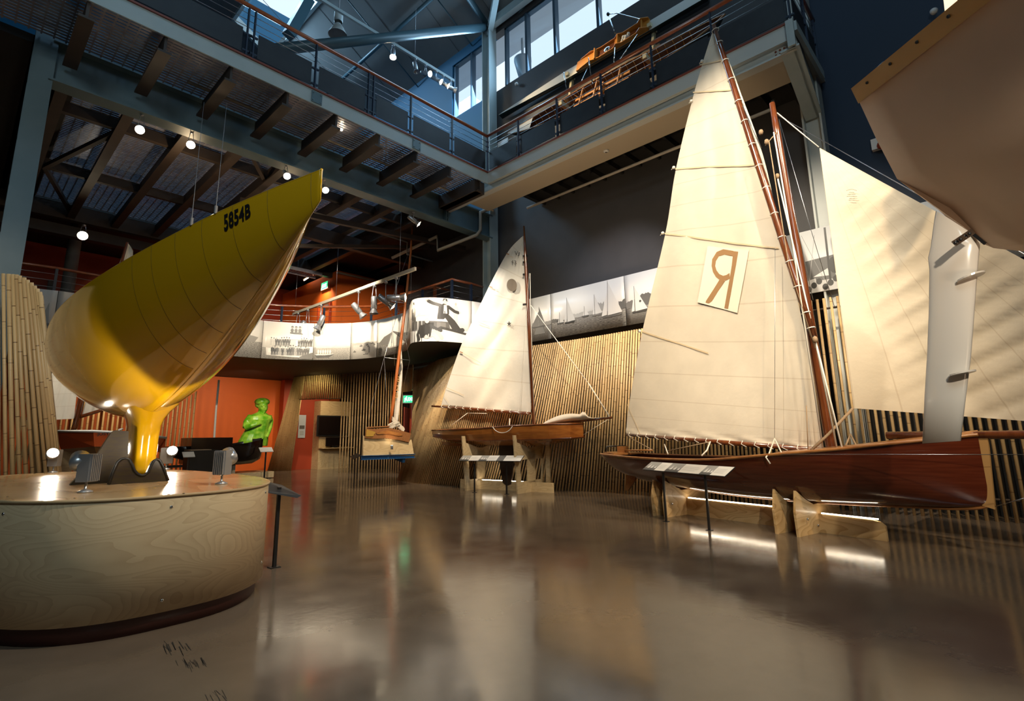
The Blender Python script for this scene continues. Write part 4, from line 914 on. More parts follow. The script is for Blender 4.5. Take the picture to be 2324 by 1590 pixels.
for pts,r,m in (([R(1756,300),R(1800,560),R(1868,1020,.25)],.011,M_rope),([R(1764,400),R(1850,770),R(1900,1020,.3)],.011,M_rope),([R(1850,770),R(1912,1020,.45)],.012,M_rope),([R(1745,320,.2),R(1790,600,.15),R(1850,790,.15)],.008,M_rope2),
    ([R(1737,330,.2),R(1763,300,.05)],.008,M_rope2),([R(1685,240,.15),R(1728,335,.2)],.006,M_cable),([R(1768,270,.1),R(1800,470,.4),R(1845,680,.6)],.004,M_cable),([R(1768,270,-.1),R(1840,520,-.4),R(1895,700,-.6)],.004,M_cable),
    ([R(1936,926,.02),R(1880,985,.3),R(1840,1022,.5)],.018,M_rope2),([R(1930,985,-.2),R(1915,1022,.1)],.012,M_rope2),([R(1930,985,-.2),R(1948,1020,.1)],.012,M_rope2),
    ([R(1758,995,.3),R(1745,1030,.6),R(1738,1037,.73),R(1748,1052,.72)],.010,M_rope),([R(1758,995,.3),R(1775,1030,.6)],.010,M_rope),([R(1759,560,.2),R(1758,995,.3)],.003,M_cable),
    ([R(1508,1008,.3),R(1516,1030,.5)],.010,M_rope),([R(1612,1002,.2),R(1604,1022,.4),R(1592,1034,.5)],.012,M_rope),([R(1612,1002,.2),R(1510,1024,.3)],.008,M_rope2),([R(1830,920,.2),R(1834,1022,.35)],.007,M_rope2),
    ([R(1424,990,.05),R(1480,1020,.3)],.007,M_rope2),([rb(.05,.7,1.02),R(2324,1031,.3)],.004,M_cable),([rb(-1.8,0,.5),R(2324,1130,.1)],.004,M_cable)):
    rope(sk_,'rope',pts,r,m)
for q in ((1727,300,.2),(1740,322,.2),(1764,400,.1),(1850,770,.15)): MB().ball(R(*q),.035,8,sc=(1,1,1.4)).build('pulley_block',M_rope2,sk_)
# cradle of the skiff
ck=thing('boat_cradle','honey coloured plywood cradle with glowing light strips under the wooden skiff','cradle',(8.2,3,0))
b=MB(); b.obox(rb(1.25,0,.13),RDv*1.0,RN*.02,V((0,0,.13))); b.build('long_beam',M_wood,ck)
b=MB(); b.prism([rb(-.75,.02,0),rb(-.75,.02,.17),rb(-.70,.02,.215),rb(-.62,.02,.23),rb(.05,.02,.24),rb(.05,.02,0)],RN*-.04); b.build('long_beam',M_wood,ck)
def saddle(s,zc,wl=.55):
    q=[(-wl,0),(wl,0),(wl+.02,.3),(wl-.04,.56),(wl*.55,zc+.04),(.12,zc-.035),(-.12,zc-.035),(-wl*.55,zc+.04),(-wl+.04,.56),(-wl-.02,.3)]
    MB().prism([rb(s,l,z) for l,z in q],RDv*.03).build('saddle_plate',M_wood,ck)
saddle(.02,.40); saddle(.30,.375); saddle(2.12,.43); saddle(2.35,.445)
for sa,sb_ in ((.34,2.1),(-.70,.0)):
    MB().obox(rb((sa+sb_)/2,.012,.268 if sa>0 else .246),RDv*((sb_-sa)/2-.02),RN*.012,V((0,0,.006))).build('light_strip',M_led,ck)
for s,l,z in ((.0,.35,.2),(.0,.1,.1),(2.1,.4,.2)): MB().lathe([(.016,0),(.016,-.012),(0,-.012)],rb(s,l,z),RDv,10).build('bolt',M_chrome,ck)
# label rails
def label_rail(name_label,P1,P2,corners,blocks,par_h):
    t=thing('label_rail',name_label,'label stand',(P1+P2)/2)
    for P,h in ((P1,par_h[0]),(P2,par_h[1])):
        MB().box(P.x-.014,P.x+.014,P.y-.014,P.y+.014,0,h).build('post',M_blackm,t); MB().box(P.x-.04,P.x+.04,P.y-.04,P.y+.04,0,.006).build('foot_plate',M_blackm,t)
    a,bq,c,d=corners
    n=(bq-a).cross(d-a).normalized()
    if n.z<0: n=-n
    MB().prism([a,bq,c,d],-n*.012).build('panel_tray',M_blackm,t)
    b=MB(); Q=lambda u,v,o=.001:a.lerp(bq,u).lerp(d.lerp(c,u),v)+n*o
    b.add([Q(.004,.03),Q(.996,.03),Q(.996,.97),Q(.004,.97)],[(0,1,2,3)],0)
    for (u0,u1,g) in blocks: b.add([Q(u0,.03,.0018),Q(u1,.03,.0018),Q(u1,.97,.0018),Q(u0,.97,.0018)],[(0,1,2,3)],1 if g=='p' else 2)
    r=random.Random(4); tx=MB(); ls=[]
    for (u0,u1,g) in blocks:
        if g=='p':
            for k in range(3):
                cu=u0+(u1-u0)*(.2+.28*k); b.add([Q(cu,.75,.0024),Q(cu+.012,.25+.1*k,.0024),Q(cu+.03,.72,.0024)],[(0,1,2)],3)
            b.add([Q(u0,.7,.0022),Q(u1,.6,.0022),Q(u1,.97,.0022),Q(u0,.97,.0022)],[(0,1,2,3)],2)
    free=[]; last=.0
    for (u0,u1,g) in sorted(blocks)+[(1,1,'')]:
        if u0-last>.06: free.append((last,u0))
        last=u1
    for (u0,u1) in free:
        for k in range(5): b.add([Q(u0+.015,.3+.1*k,.002),Q(u0+.015+(u1-u0-.03)*r.uniform(.6,.95),.3+.1*k,.002),Q(u0+.015+(u1-u0-.03)*.8,.33+.1*k,.002),Q(u0+.015,.33+.1*k,.002)],[(0,1,2,3)],4)
    b.build('label_print',[M_white,tone(.32),tone(.10),tone(.7),tone(.5)],t)
P1,P2=onz(1512,1183),onz(1610,1203)
def rail_corners(P1,P2,pxs,zt,zb):   # pixel corners: top edge at zt, bottom edge at zb
    return [onz(*pxs[0],zt),onz(*pxs[1],zt),onz(*pxs[2],zb),onz(*pxs[3],zb)]
dm=lambda px,py,P,o:onp(px,py,(P.x,P.y),((P2-P1).x,(P2-P1).y))
def plane_corners(P1,P2,pxs,back):
    d=(P2-P1).normalized(); n=V((d.y,-d.x,0))
    if n.dot(V((P1.x,P1.y,0)))<0: n=-n
    A=P1+n*back; B=P1-n*back
    return [onp(*pxs[0],(A.x,A.y),(d.x,d.y)),onp(*pxs[1],(A.x,A.y),(d.x,d.y)),onp(*pxs[2],(B.x,B.y),(d.x,d.y)),onp(*pxs[3],(B.x,B.y),(d.x,d.y))]
label_rail('white illustrated label panel on two black posts before the wooden skiff',P1,P2,plane_corners(P1,P2,((1479,1047),(1669,1059),(1645,1081),(1458,1065)),.07),((0,.16,'p'),(.30,.47,'p'),(.72,.84,'p')),(.72,.76))
P1v,P2v=onz(1077,1117),onz(1150,1121)
label_rail('white illustrated label panel on two black posts before the VJ dinghy',P1v,P2v,plane_corners(P1v,P2v,((1051,1033),(1190,1033),(1181,1046),(1041,1045)),.10),((0,.16,'p'),(.33,.46,'p'),(.62,.73,'d')),(.66,.68))
# ================================================================== VJ DINGHY
vl=math.hypot(.15,1); VD=V((-.15/vl,1/vl,0)); VN=V((-VD.y,VD.x,0)); VO=V((9.6,9.37,0))
if VN.dot(VO)>0: VN=-VN
def vb(s,l,z): return VO+VD*s+VN*l+V((0,0,z))
def vpx(px,py,l=0.0):
    o=VO+VN*l; return onp(px,py,(o.x,o.y),(VD.x,VD.y))
def vs(px,py,l): P=vpx(px,py,l); return (P-VO).dot(VD),P.z
M_vj=mat('orange_varnished_ply',(.36,.125,.022),.25,col2=(.26,.08,.015),scale=4,stretch=(1.5,.6,5),coat=.6)
vj=thing('sailing_dinghy','small varnished plywood dinghy with white sail numbered VJ 43','sailing boat',(9.6,9.37,1.2))
VST=[]
for (xs,ys,yc,yk,bb,xk) in ((980,976,990,992,.40,984),(1003,975.5,996,1003,.50,1003),(1056,973,998.5,1009,.64,1056),(1093,971,999,1011.5,.68,1093),(1159,966,997.5,1011.5,.66,1159),(1206,964,996.5,1010,.58,1206),(1244,962.3,995.5,1005,.46,1244),(1290,961.8,993.5,997,.24,1286),(1323,961.3,991.5,992.5,.02,1312)):
    s,z=vs(xs,ys,bb); sc,zc=vs(xs if xs<1300 else 1313,yc,bb*.86); kk,zk=vs(xk,yk,0)
    VST.append((s,bb,z,bb*.86,zc,min(zk,zc-.01)))
def vsec(st,kx=None): 
    s,bb,z,bc,zc,zk=st
    return [vb(s,bb,z),vb(s,bb*.96,(z+zc)/2),vb(s,bc,zc),vb(s,bc*.5,(zc+zk)/2-.01),vb(s,0,zk),vb(s,-bc*.5,(zc+zk)/2-.01),vb(s,-bc,zc),vb(s,-bb*.96,(z+zc)/2),vb(s,-bb,z)]
b=MB(); rows=[vsec(st) for st in VST]; b.grid(rows,0,False); b.add(rows[0],[tuple(range(9))]); b.build('hull',M_vj,vj)
b=MB(); b.grid([[vb(st[0],st[1]*(1-k/4)*.995,st[2]+.035*(1-(1-k/4)**2)) for k in range(9)] for st in VST]); b.build('deck',M_vj,vj)
b=MB()
for sg in (-1,1): b.tube([vb(st[0],sg*st[1],st[2]) for st in VST],.016,6); b.tube([vb(st[0],sg*st[3],st[4]) for st in VST],.012,6)
b.build('rubbing_strip',M_spar,vj)
s0,z0=vs(1003,1004,0)
MB().prism([vpx(1003,1001),vpx(1056,1008),vpx(1056,1012),vpx(1006,1010)],VN*.03).build('skeg',M_vj,vj)
MB().prism([vpx(1134,1010),vpx(1167,1010),vpx(1166,1060),vpx(1162,1098),vpx(1152,1102),vpx(1143,1094),vpx(1137,1060)],VN*.04).build('centreboard',mat('dark_brown_board',(.035,.02,.013),.5),vj)
vmb=vpx(1212,966); vmt=vpx(1189,513)
MB().tube([vmb,vmb.lerp(vmt,.5),vmb.lerp(vmt,.85),vmt],[.042,.045,.036,.02],10).build('mast',M_spar,vj)
vb0=vpx(980,921,.03); vb1=vpx(1203,938,.03)
vboom=MB().tube([vb0,vb0.lerp(vb1,.5),vb1],[.025,.04,.036],8).build('boom',M_spar,vj)
for k in range(12):
    P=vb0.lerp(vb1,.12+.078*k); MB().tube([P+V((0,0,.06)),P+VN*.05,P-V((0,0,.04))+VD*-.08],.008,5).build('boom_lacing',M_rope,vboom)
VLE=catmull([(999,918,0),(1023,840,0),(1050,770,0),(1083,700,0),(1117,630,0),(1152,568,0),(1180,538,0),(1186,534,0)],6)
VLU=catmull([(1203,936,0),(1203,860,0),(1202,780,0),(1199,720,0),(1197,660,0),(1193,600,0),(1189,550,0),(1188,534,0)],6)
def vsail(px,py,off=0):
    P=vpx(px,py); s=(P-VO).dot(VD); k=max(0,min(1,(P.z-1.9)/4.6)); a=max(0,min(1,(s+.8)/(3.1*(1-k)+.05)))
    return P+VN*(-.14*math.sin(PI*a)*math.sin(PI*min(1,k+.15))+off)
rows=[]
for i in range(len(VLE)):
    row=[]
    for j in range(33):
        t=j/32; q=VLE[i].lerp(VLU[i],t); v=i/(len(VLE)-1)
        row.append(vsail(q.x,q.y,-.045+.034*math.sin(30*v-13*t+2*math.sin(7*t))*max(0,.62-v)*(.5+t*(1-t)*4)-.03*max(0,1-abs(v-.62+.62*(1-t)-.06)*16)*max(0,1-abs(t-.42)*2.2)+.004*math.sin(t*50)*v))
    rows.append(row)
vsl=MB().grid(rows,0,True,(0,0,1,1)).build('mainsail',M_sailw,vj)
M_ink=mat('sail_ink',(.06,.055,.05),.7)
c5=lambda x,y,o=.006:vsail(980+x/3.4556,500+y/3.4556,o)
b=MB()
put_text(b,'V',lambda u,v:c5(650+26*u+0*v,272-32*v+3*u)); put_text(b,'J',lambda u,v:c5(671+16*u+2*v,280-30*v)); put_text(b,'4',lambda u,v:c5(625+16*u,336-28*v+5*u)); put_text(b,'3',lambda u,v:c5(646+17*u,343-30*v+2*u))
b.build('sail_number',M_ink,vsl)
b=MB(); b.add([c5(620+38*math.cos(2*PI*i/28),503+48*math.sin(2*PI*i/28)) for i in range(28)],[tuple(range(28))]); b.build('sail_disc',mat('grey_sail_disc',(.15,.12,.09),.8),vsl)
b=MB(); st=[]
for i in range(10):
    r=22 if i%2==0 else 9; st.append(c5(586+r*math.sin(2*PI*i/10),804-r*1.05*math.cos(2*PI*i/10)))
b.add(st+[c5(586,804)],[(i,(i+1)%10,10) for i in range(10)]); b.build('sail_star',M_ink,vsl)
b=MB()
for (x0,y0,x1,y1) in ((243,1038,365,1115),(365,795,440,830),(610,280,640,290),(480,530,520,545),(115,1310,240,1370),(90,1365,130,1430)):
    b=MB()
    for k in range(6):
        A=(x0+(x1-x0)*k/6,y0+(y1-y0)*k/6); B=(x0+(x1-x0)*(k+1)/6,y0+(y1-y0)*(k+1)/6)
        b.add([c5(A[0],A[1]-2),c5(B[0],B[1]-2),c5(B[0],B[1]+2),c5(A[0],A[1]+2)],[(0,1,2,3)])
    b.build('batten_pocket',M_batten,vsl)
b=MB()
for (x,y) in ((1155,577),(1117,652),(1050,800)): MB().beam(vsail(x,y),vsail(x-6,y-2),.02,.02).build('batten',M_mahog2,vsl)
sp0,sp1=vpx(1240,963),vpx(1389,947)
MB().tube([sp0,sp1],[.035,.025],8).build('bowsprit',M_spar,vj)
rows=[]
for i in range(26):
    t=i/25; x=1232+150*t; yb=965-17*t; hgt=(2+16*math.sin(PI*min(1,t*1.35))**.8+(7 if .56<t<.66 else 0))*(1 if t<.85 else .45); row=[]
    for j in range(13):
        a=2*PI*j/12; row.append(vpx(x,yb-2-hgt*(.5+.5*math.cos(a)),.12*math.sin(a)*(1 if t<.8 else .3)+.02*math.sin(7*t+3*a)))
    rows.append(row)
MB().grid(rows).build('folded_jib',M_sailw,vj)
for pts,r in (([vpx(1203,620),vpx(1204,700),vpx(1213,962,.1)],.009),([vpx(1203,690),vpx(1336,870),vpx(1382,945)],.008),([vpx(1336,870),vpx(1384,946)],.014),([vpx(1382,950),vpx(1318,990)],.006),([vpx(1061,937,.05),vpx(1105,938,.1)],.008),([vpx(1061,937,.05),vpx(1024,965,.3)],.009),
    (catmull([vpx(1118,968,.7),vpx(1124,976,.72),vpx(1134,981,.72),vpx(1146,981,.72),vpx(1156,976,.72),vpx(1163,967,.7)],4),.009),([vpx(1157,950,.2),vpx(1156,965,.5)],.014),([vpx(1201,620),vpx(1180,965,.6)],.004)):
    MB().tube(pts,r,6).build('rope',M_rope,vj)
for y in (580,594,622,690): MB().beam(vpx(1197,y),vpx(1187,y+1),.03,.05).build('cleat',M_blackm,vj)
# VJ cradle
vc=thing('boat_cradle','pale plywood cradle with slotted plates under the VJ dinghy','cradle',(9.6,9.37,0))
M_plyc=mat('birch_plywood',(.58,.44,.26),.45); grain(M_plyc,(.62,.48,.28),(.52,.38,.21),1.5,rings=8,warp=(1,1,3))
sa,_=vs(1045,1107,.02); sb_,_=vs(1255,1117,.02)
MB().obox(vb((sa+sb_)/2,0,.11),VD*(abs(sa-sb_)/2),VN*.03,V((0,0,.11))).build('long_beam',M_plyc,vc)
def vplate(pxe,pxc,ye,zt):
    se,_=vs(pxe,ye,.62); sc,_=vs(pxc,1010,0); s=sc
    zk=[st for st in VST if st[0]<=s+.6][0]
    t=MB()
    zc=vs(pxc,1012,0)[1]; zt=vs(pxe,ye,.66)[1]
    for sg in (1,-1):
        t.prism([vb(s,sg*.44,0),vb(s,sg*.60,0),vb(s,sg*.74,zt),vb(s,sg*.64,zt),vb(s,sg*.60,zt-.2),vb(s,sg*.50,zc-.28)],VD*.035)
        t.prism([vb(s,sg*.50,zc-.30),vb(s,sg*.62,zt-.16),vb(s,sg*.1,zc-.03),vb(s,0,zc-.03),vb(s,0,zc-.30)],VD*.035)
        t.prism([vb(s,sg*.44,0),vb(s,sg*.44,.26),vb(s,0,.26),vb(s,0,0)],VD*.035)
    t.prism([vb(s,-.16,.2),vb(s,.16,.2),vb(s,.16,zc-.1),vb(s,-.16,zc-.1)],VD*.035)
    t.build('saddle_plate',M_plyc,vc)
vplate(1058,1092,989,0); vplate(1180,1206,987,0)
b=MB(); b.beam(vb(vs(1245,1100,-.5)[0],-.5,0),vb(vs(1243,1010,-.5)[0],-.5,1.15),.12,.03,up=VN); b.build('rear_post',M_plyc,vc)
l0,l1=vs(1096,1098,.0)[0],vs(1198,1102,.0)[0]
MB().obox(vb((l0+l1)/2,.02,.226),VD*(abs(l0-l1)/2),VN*.012,V((0,0,.006))).build('light_strip',M_led,vc)
# ================================================================== DINGHY SEEN END-ON on a blue-beamed bracket
EY=12.3
eb=thing('racing_dinghy','flat wooden dinghy seen end on, with a thin orange mast and rolled pale sail','sailing boat',(8.2,EY,1.4))
E=lambda px,py,dy=0:ony(px,py,EY+dy)
M_deckw=mat('striped_deck_timber',(.33,.15,.06),.35,col2=(.2,.08,.03),scale=14,stretch=(8,.4,1),coat=.3)
tl=[E(830,972),E(853,973),E(879,970),E(908,976),E(933,983),E(928,1003),E(905,998),E(879,994),E(850,995),E(828,993)]
fwd=V((.56,.83,0)).normalized()
mid=[p+fwd*1.2+V((0,0,.02)) for p in tl]; ctr=sum((p for p in tl),V((0,0,0)))/len(tl)
bow=[ctr+(p-ctr)*.35+fwd*2.5 for p in tl]
b=MB(); rows=[r+[r[0]] for r in (tl,mid,bow)]; b.grid(rows,0,False); b.add(tl,[tuple(range(10))]); b.add(bow,[tuple(range(10))]); b.build('hull',M_deckw,eb)
b=MB(); b.prism([E(853,982),E(879,976),E(907,982),E(913,988),E(905,989),E(879,984),E(855,985)],(0,-.02,0)); b.build('inner_transom',M_mahog2,eb)
b=MB(); b.prism([E(831,974),E(852,980),E(846,990),E(830,990)],(0,-.015,0)); b.build('corner_panel',mat('yellow_ply',(.42,.25,.05),.4),eb)
b=MB(); dq=[E(832,971,.02),E(884,968,.02)]; b.prism([dq[0],dq[1],dq[1]+fwd*1.2,dq[0]+fwd*1.2],(0,0,.03)); b.build('deck_board',M_deckw,eb)
mp=[(885,966),(890,930),(905,810),(919,700),(932,575),(936,505)]
MB().tube([E(*q,.25) for q in mp],[.045,.045,.045,.04,.032,.02],8).build('mast',mat('orange_spar',(.5,.14,.03),.3,col2=(.36,.10,.02),scale=4,coat=.4),eb)
rows=[]
for (xl,xr,y) in ((893,902,962),(895,906,930),(900,910,895),(905,913,860),(908,914,832),(909,912,800),(910,911,785)):
    rows.append([E(xl+(xr-xl)*j/8,y,.3+.05*math.sin(PI*j/8)) for j in range(9)])
esl=MB().grid(rows,0,True,(0,0,1,1)).build('rolled_sail',M_sailw,eb)
b=MB(); b.add([E(x,y,.22) for x,y in ((902,828),(905,836),(911,822),(912,838),(908,846),(904,850),(902,842))],[tuple(range(7))]); b.build('sail_emblem',M_ink,esl)
b=MB()
for y,t in ((866,'8'),(886,'2'),(902,'3')): put_text(b,t,lambda u,v:E(901-(y-866)*.12+6*u,y-12*v,.24))
b.build('sail_number',mat('faded_orange_ink',(.5,.3,.12),.8),esl)
b=MB()
for (y,x0,x1) in ((811,872,930),(683,888,932)): b.tube([E(x0,y,.3),E(x1,y+6,.3)],.012,6)
b.build('spreader',M_silver,eb)
for pts in (([(905,700),(872,811),(843,920),(836,968)]),([(905,700),(930,817),(915,880)]),([(872,811),(880,960)]),([(888,683),(896,830)]),([(932,689),(922,760)]),([(888,683),(932,560)]),([(932,689),(934,560)])):
    MB().tube([E(x,y,.3) for x,y in pts],.005,5).build('stay',M_cable,eb)
MB().tube([E(935,505,.25),(E(935,505).x,EY+.25,7.9)],.005,5).build('hanging_wire',M_cable,eb)
rows=[]
for i in range(20):
    t=i/19; x=890+26*t; y=945+30*t**.7; r=4.5 if .1<t<.95 else 1; rows.append([E(x+r*math.cos(2*PI*j/8),y+1.3*r*math.sin(2*PI*j/8),.1-.04*math.sin(2*PI*j/8)) for j in range(9)])
MB().grid(rows).build('sail_roll',M_sailw,eb)
b=MB()
for k in range(6): b.tube([E(889+k*2+9*math.cos(a/8*2*PI),966-k+5*math.sin(a/8*2*PI),.05) for a in range(9)],.014,5)
b.build('rope_coil',M_rope,eb)
es=thing('boat_stand','plywood bracket with a bright blue steel beam carrying the end-on dinghy','cradle',(8.2,EY,.8))
M_bluebeam=mat('bright_blue_steel',(.02,.10,.26),.4)
b=MB(); b.prism([E(824,987,.05),E(829,991,.05),E(850,993,.05),E(905,997,.05),E(928,1003,.05),E(934,997,.05),E(940,1034,.05),E(824,1034,.05)],(0,.04,0)); b.build('ply_panel',M_plyc,es)
zz=E(824,1034).z; b=MB(); b.ibeam((E(823,1034).x,EY+.06,zz-.05),(E(943,1032).x,EY+.06,zz-.06),.12,.11,.012); b.beam((8.2,EY+.06,zz-.06),V((8.2,EY+.06,zz-.06))+fwd*2.7,.1,.1); b.build('steel_beam',M_bluebeam,es)
b=MB(); b.beam((8.75,EY+.4,zz-.1),(8.75,EY+.06,zz-.17),.08,.12); b.build('bracket_shoe',M_bluebeam,es)
sp=E(887,1014,-.05); b=MB(); b.lathe([(0,0),(.035,0),(.035,.09),(.03,.11)],sp+V((0,-.05,-.06)),(0,.05,1),12); b.build('uplight',M_silver,es); MB().lathe([(0,.112),(.028,.111)],sp+V((0,-.05,-.06)),(0,.05,1),12).build('uplight_lens',M_glow,es)
# small label on slim legs left of it
ls=thing('label_rail','slim dark label rail on two legs before the end-on dinghy','label stand',onz(804,1092))
b=MB()
for q in ((804,1092),(810,1087)): P=onz(*q); b.box(P.x-.012,P.x+.012,P.y-.012,P.y+.012,0,.72)
b.build('legs',M_blackm,ls) if False else None
for q in ((804,1092),(810,1087)): P=onz(*q); MB().box(P.x-.012,P.x+.012,P.y-.012,P.y+.012,0,.72).build('post',M_blackm,ls)
P=onz(804,1092); b=MB(); b.obox(P+V((.1,.15,.75)),V((.10,.28,.03)),V((.10,-.04,.05)),V((0,0,.008))); b.build('label_panel',M_blackm,ls)
# ================================================================== RED DINGHY with JUST on the side
rd=thing('racing_dinghy','red dinghy lettered JUST behind the yellow keel, sails half hidden','sailing boat',(2.4,13.6,1.1))
M_red=mat('red_orange_paint',(.46,.075,.016),.3,coat=.4); M_bronze=mat('bronze_varnish',(.32,.15,.04),.25,coat=.5)
Q=lambda px,py,Y:ony(px,py,Y)
r1=[Q(124,978,14.6),Q(138,1019,14.6)]; r2=[Q(212,978,13.2),Q(214,1013,13.2)]; r3=[Q(300,983,13.9),Q(300,1013,13.9)]; r4=[Q(376,993,14.8),Q(363,1012,14.8)]
far=lambda p:p+V((.35,1.3,.0))
b=MB(); b.grid([[r1[0],r2[0],r3[0],r4[0]],[r1[1],r2[1],r3[1],r4[1]]],0,False)
kk=[Q(190,1040,14.4),Q(225,1050,13.9),Q(290,1040,14.4),Q(345,1022,14.9)]
b.grid([[r1[1],r2[1],r3[1],r4[1]],kk],1,False)
tp=[r1[0],r2[0],r3[0],r4[0]]; fr=[far(r1[0]),far(r2[0])+V((.2,.2,0)),far(r3[0]),r4[0]+V((.02,.05,0))]
b.grid([tp,fr],2,False); b.grid([fr,[p-V((0,0,.35)) for p in fr]],0,False); b.grid([[p-V((0,0,.35)) for p in fr],kk],1,False)
rdh=b.build('hull',[M_red,M_bronze,M_mahog2],rd)
b=MB(); b.tube([r1[0],r2[0],r3[0],r4[0]],.03,6); b.tube([Q(270,975,13.6),Q(278,973,13.7)],.02,6); b.build('gunwale',M_white,rd)
b=MB()
put_text(b,'JUST',lambda u,v:Q(220+28*u,990-8*v-1.0*u,13.12),bold=.02); b.build('boat_name',M_blackm,rdh)
b=MB(); put_text(b,'M',lambda u,v:Q(343+4*u,998-8*v,14.35),bold=.02); b.build('boat_name',M_blackm,rdh)
MB().tube([Q(169,972,14.3),Q(184,905,14.3),Q(196,860,14.3)],[.05,.05,.045],8).build('mast',M_spar,rd)
MB().tube([Q(160,1000,14.45),Q(289,550,14.45)],[.05,.03],8).build('yard',M_spar,rd)
rows=[]
for i in range(13):
    v=i/12; a=V((185,944,0)).lerp(V((291,552,0)),v); c=V((300,905,0)).lerp(V((302,562,0)),v)
    if v>.9: c=V((303-(v-.9)*60,570-(v-.9)*100,0))
    rows.append([Q(a.x+(c.x-a.x)*j/14,a.y+(c.y-a.y)*j/14,14.4+.03*math.sin(j*2.2)+.12*math.sin(PI*j/14)) for j in range(15)])
MB().grid(rows,0,True,(0,0,1,1)).build('mainsail',M_sailw,rd)
MB().tube([Q(180,946,14.35),Q(300,908,14.35)],.035,8).build('boom',M_spar,rd)
rows=[]
for i in range(10):
    v=i/9; a=V((60,955,0)).lerp(V((186,720,0)),v); c=V((168,950,0)).lerp(V((192,720,0)),v)
    rows.append([Q(a.x+(c.x-a.x)*j/12,a.y+(c.y-a.y)*j/12,14.3+.04*math.sin(j*1.7+i)) for j in range(13)])
MB().grid(rows,0,True,(0,0,1,1)).build('foresail',M_sailw,rd)
TRS=[([(145,1012),(165,1010),(170,1068),(140,1072)],'plywood trestle under the transom of the red dinghy, beside the bamboo tower'),
     ([(300,1025),(318,1025),(322,1062),(296,1066)],'plywood trestle under the red dinghy just right of the yellow keel')]
for q,lab in TRS:
    b=MB(); b.prism([Q(x,y,14.9) for x,y in q],(0,.05,0)); kz=min(v[2] for v in b.v); b.v=[(x,y,0 if z<kz+.35 else z) for x,y,z in b.v]
    tag(b.build('boat_trestle',M_plyc),lab,'cradle','trestles under the red dinghy')
# ================================================================== BLACK GONDOLA and green figurehead
gd=thing('gondola','long black varnished boat with a square black cabin, in front of the orange wall','boat',(6.2,19,.6))
M_gloss=mat('black_lacquer',(.010,.006,.005),.15,coat=.6)
G=lambda px,py,Y=19:ony(px,py,Y)
sec=[]
for (x,yt,yb,wd) in ((376,1013,1030,.25),(400,1013,1040,.45),(440,1013,1050,.55),(500,1010,1054,.6),(545,1005,1054,.55),(575,999,1051,.45),(590,995,1043,.28),(596,993,1020,.06)):
    t=G(x,yt); u=G(x,yb); row=[]
    for j in range(9):
        a=PI*j/8; row.append(V((t.x,19-wd*math.cos(a),t.z-(t.z-u.z)*math.sin(a)**.7)))
    sec.append(row)
b=MB(); b.grid(sec); b.add(sec[0],[tuple(range(9))]); b.grid([[r[0].lerp(r[-1],k/4)+V((0,0,-.05)) for k in range(5)] for r in sec]); b.build('hull',M_gloss,gd)
def pbox(b,x0,y0,x1,y1,Y0,Y1): 
    p=G(x0,y0,Y0); q=G(x1,y1,Y0); b.box(min(p.x,q.x),max(p.x,q.x),Y0,Y1,min(p.z,q.z),max(p.z,q.z))
b=MB(); pbox(b,436,993,524,1050,18.3,19.4); b.build('cabin',M_gloss,gd)
db=thing('display_box','black display box with a pale top in front of the gondola','box',(5.4,17.6,0))
p=G(432,1022,17.6); q=G(500,1022,17.6); b=MB(); b.box(p.x,q.x,17.6,18.2,0,p.z); b.build('body',M_blackm,db); MB().box(p.x,q.x-.25,17.58,18.2,p.z,p.z+.02).build('top',mat('pale_top',(.42,.32,.22),.5),db)
pf=thing('low_platform','low timber platform under the stern of the gondola','platform',(7,19.3,0))
MB().box(5.9,8.0,18.9,20.2,.02,.22).build('deck',M_plyc,pf); MB().box(5.95,7.95,18.95,20.15,0,.02).build('base',M_blackm,pf)
MB().box(6.63,6.75,18.95,19.05,.22,.6).build('prop',mat('pale_prop',(.5,.42,.3),.6),pf)
for x0 in (4.9,):
    tb=thing('trestle','thin legged trestle under the bow of the gondola','trestle',(4.9,19,0)); MB().box(4.6,5.5,18.8,19.2,.5,.56).build('top',M_joist,tb)
    for xx in (4.62,5.44): MB().box(xx,xx+.05,18.95,19.05,0,.5).build('leg',M_joist,tb)
for (px,py,w,lab,Y) in ((428,1031,.3,'white tilted label card left of the black display box',17.5),(604,1020,.42,'white tilted label card under the green figurehead',18.4)):
    c=G(px,py,Y); t=thing('label_stand',lab,'label stand',(c.x,c.y,0)); MB().obox(c,V((w/2,0,0)),V((0,.09,.07)),V((0,-.006,.008))).build('card',M_white,t); MB().box(c.x-.02,c.x+.02,c.y-.02,c.y+.02,0,c.z-.02).build('post',M_blackm,t)
# green carved figurehead of a woman: limbs, torso and head joined as one continuous surface
fg=thing('figurehead','bright green carved figurehead of a woman in a round hat, hand across her chest','statue',G(580,1000,19.6))
M_green=mat('marbled_green_paint',(.10,.36,.008),.28,col2=(.36,.62,.06),scale=5,detail=6,lo=.40,hi=.62,coat=.4)
fo=G(585,1005,19.6); FB=MB(); fx=lambda px,py,dy=0:G(px,py,19.6+dy)
def bodyrings(rings):
    rows=[]
    for (px,py,rx,ry,dy) in rings:
        c=fx(px,py,dy); rows.append([c+V((rx*math.cos(2*PI*j/16),ry*math.sin(2*PI*j/16),0)) for j in range(17)])
    FB.grid(rows); FB.add(rows[0][:-1],[tuple(range(16))]); FB.add(rows[-1][:-1],[tuple(range(16))])
bodyrings([(573,1012,.50,.36,.1),(575,1000,.50,.36,.08),(580,985,.44,.32,.05),(584,972,.38,.29,0),(586,962,.40,.29,-.02),(589,952,.45,.30,-.04),(590,944,.42,.27,-.03),(591,939,.24,.18,0),(594,934,.12,.12,0),(595,928,.115,.12,-.02)])
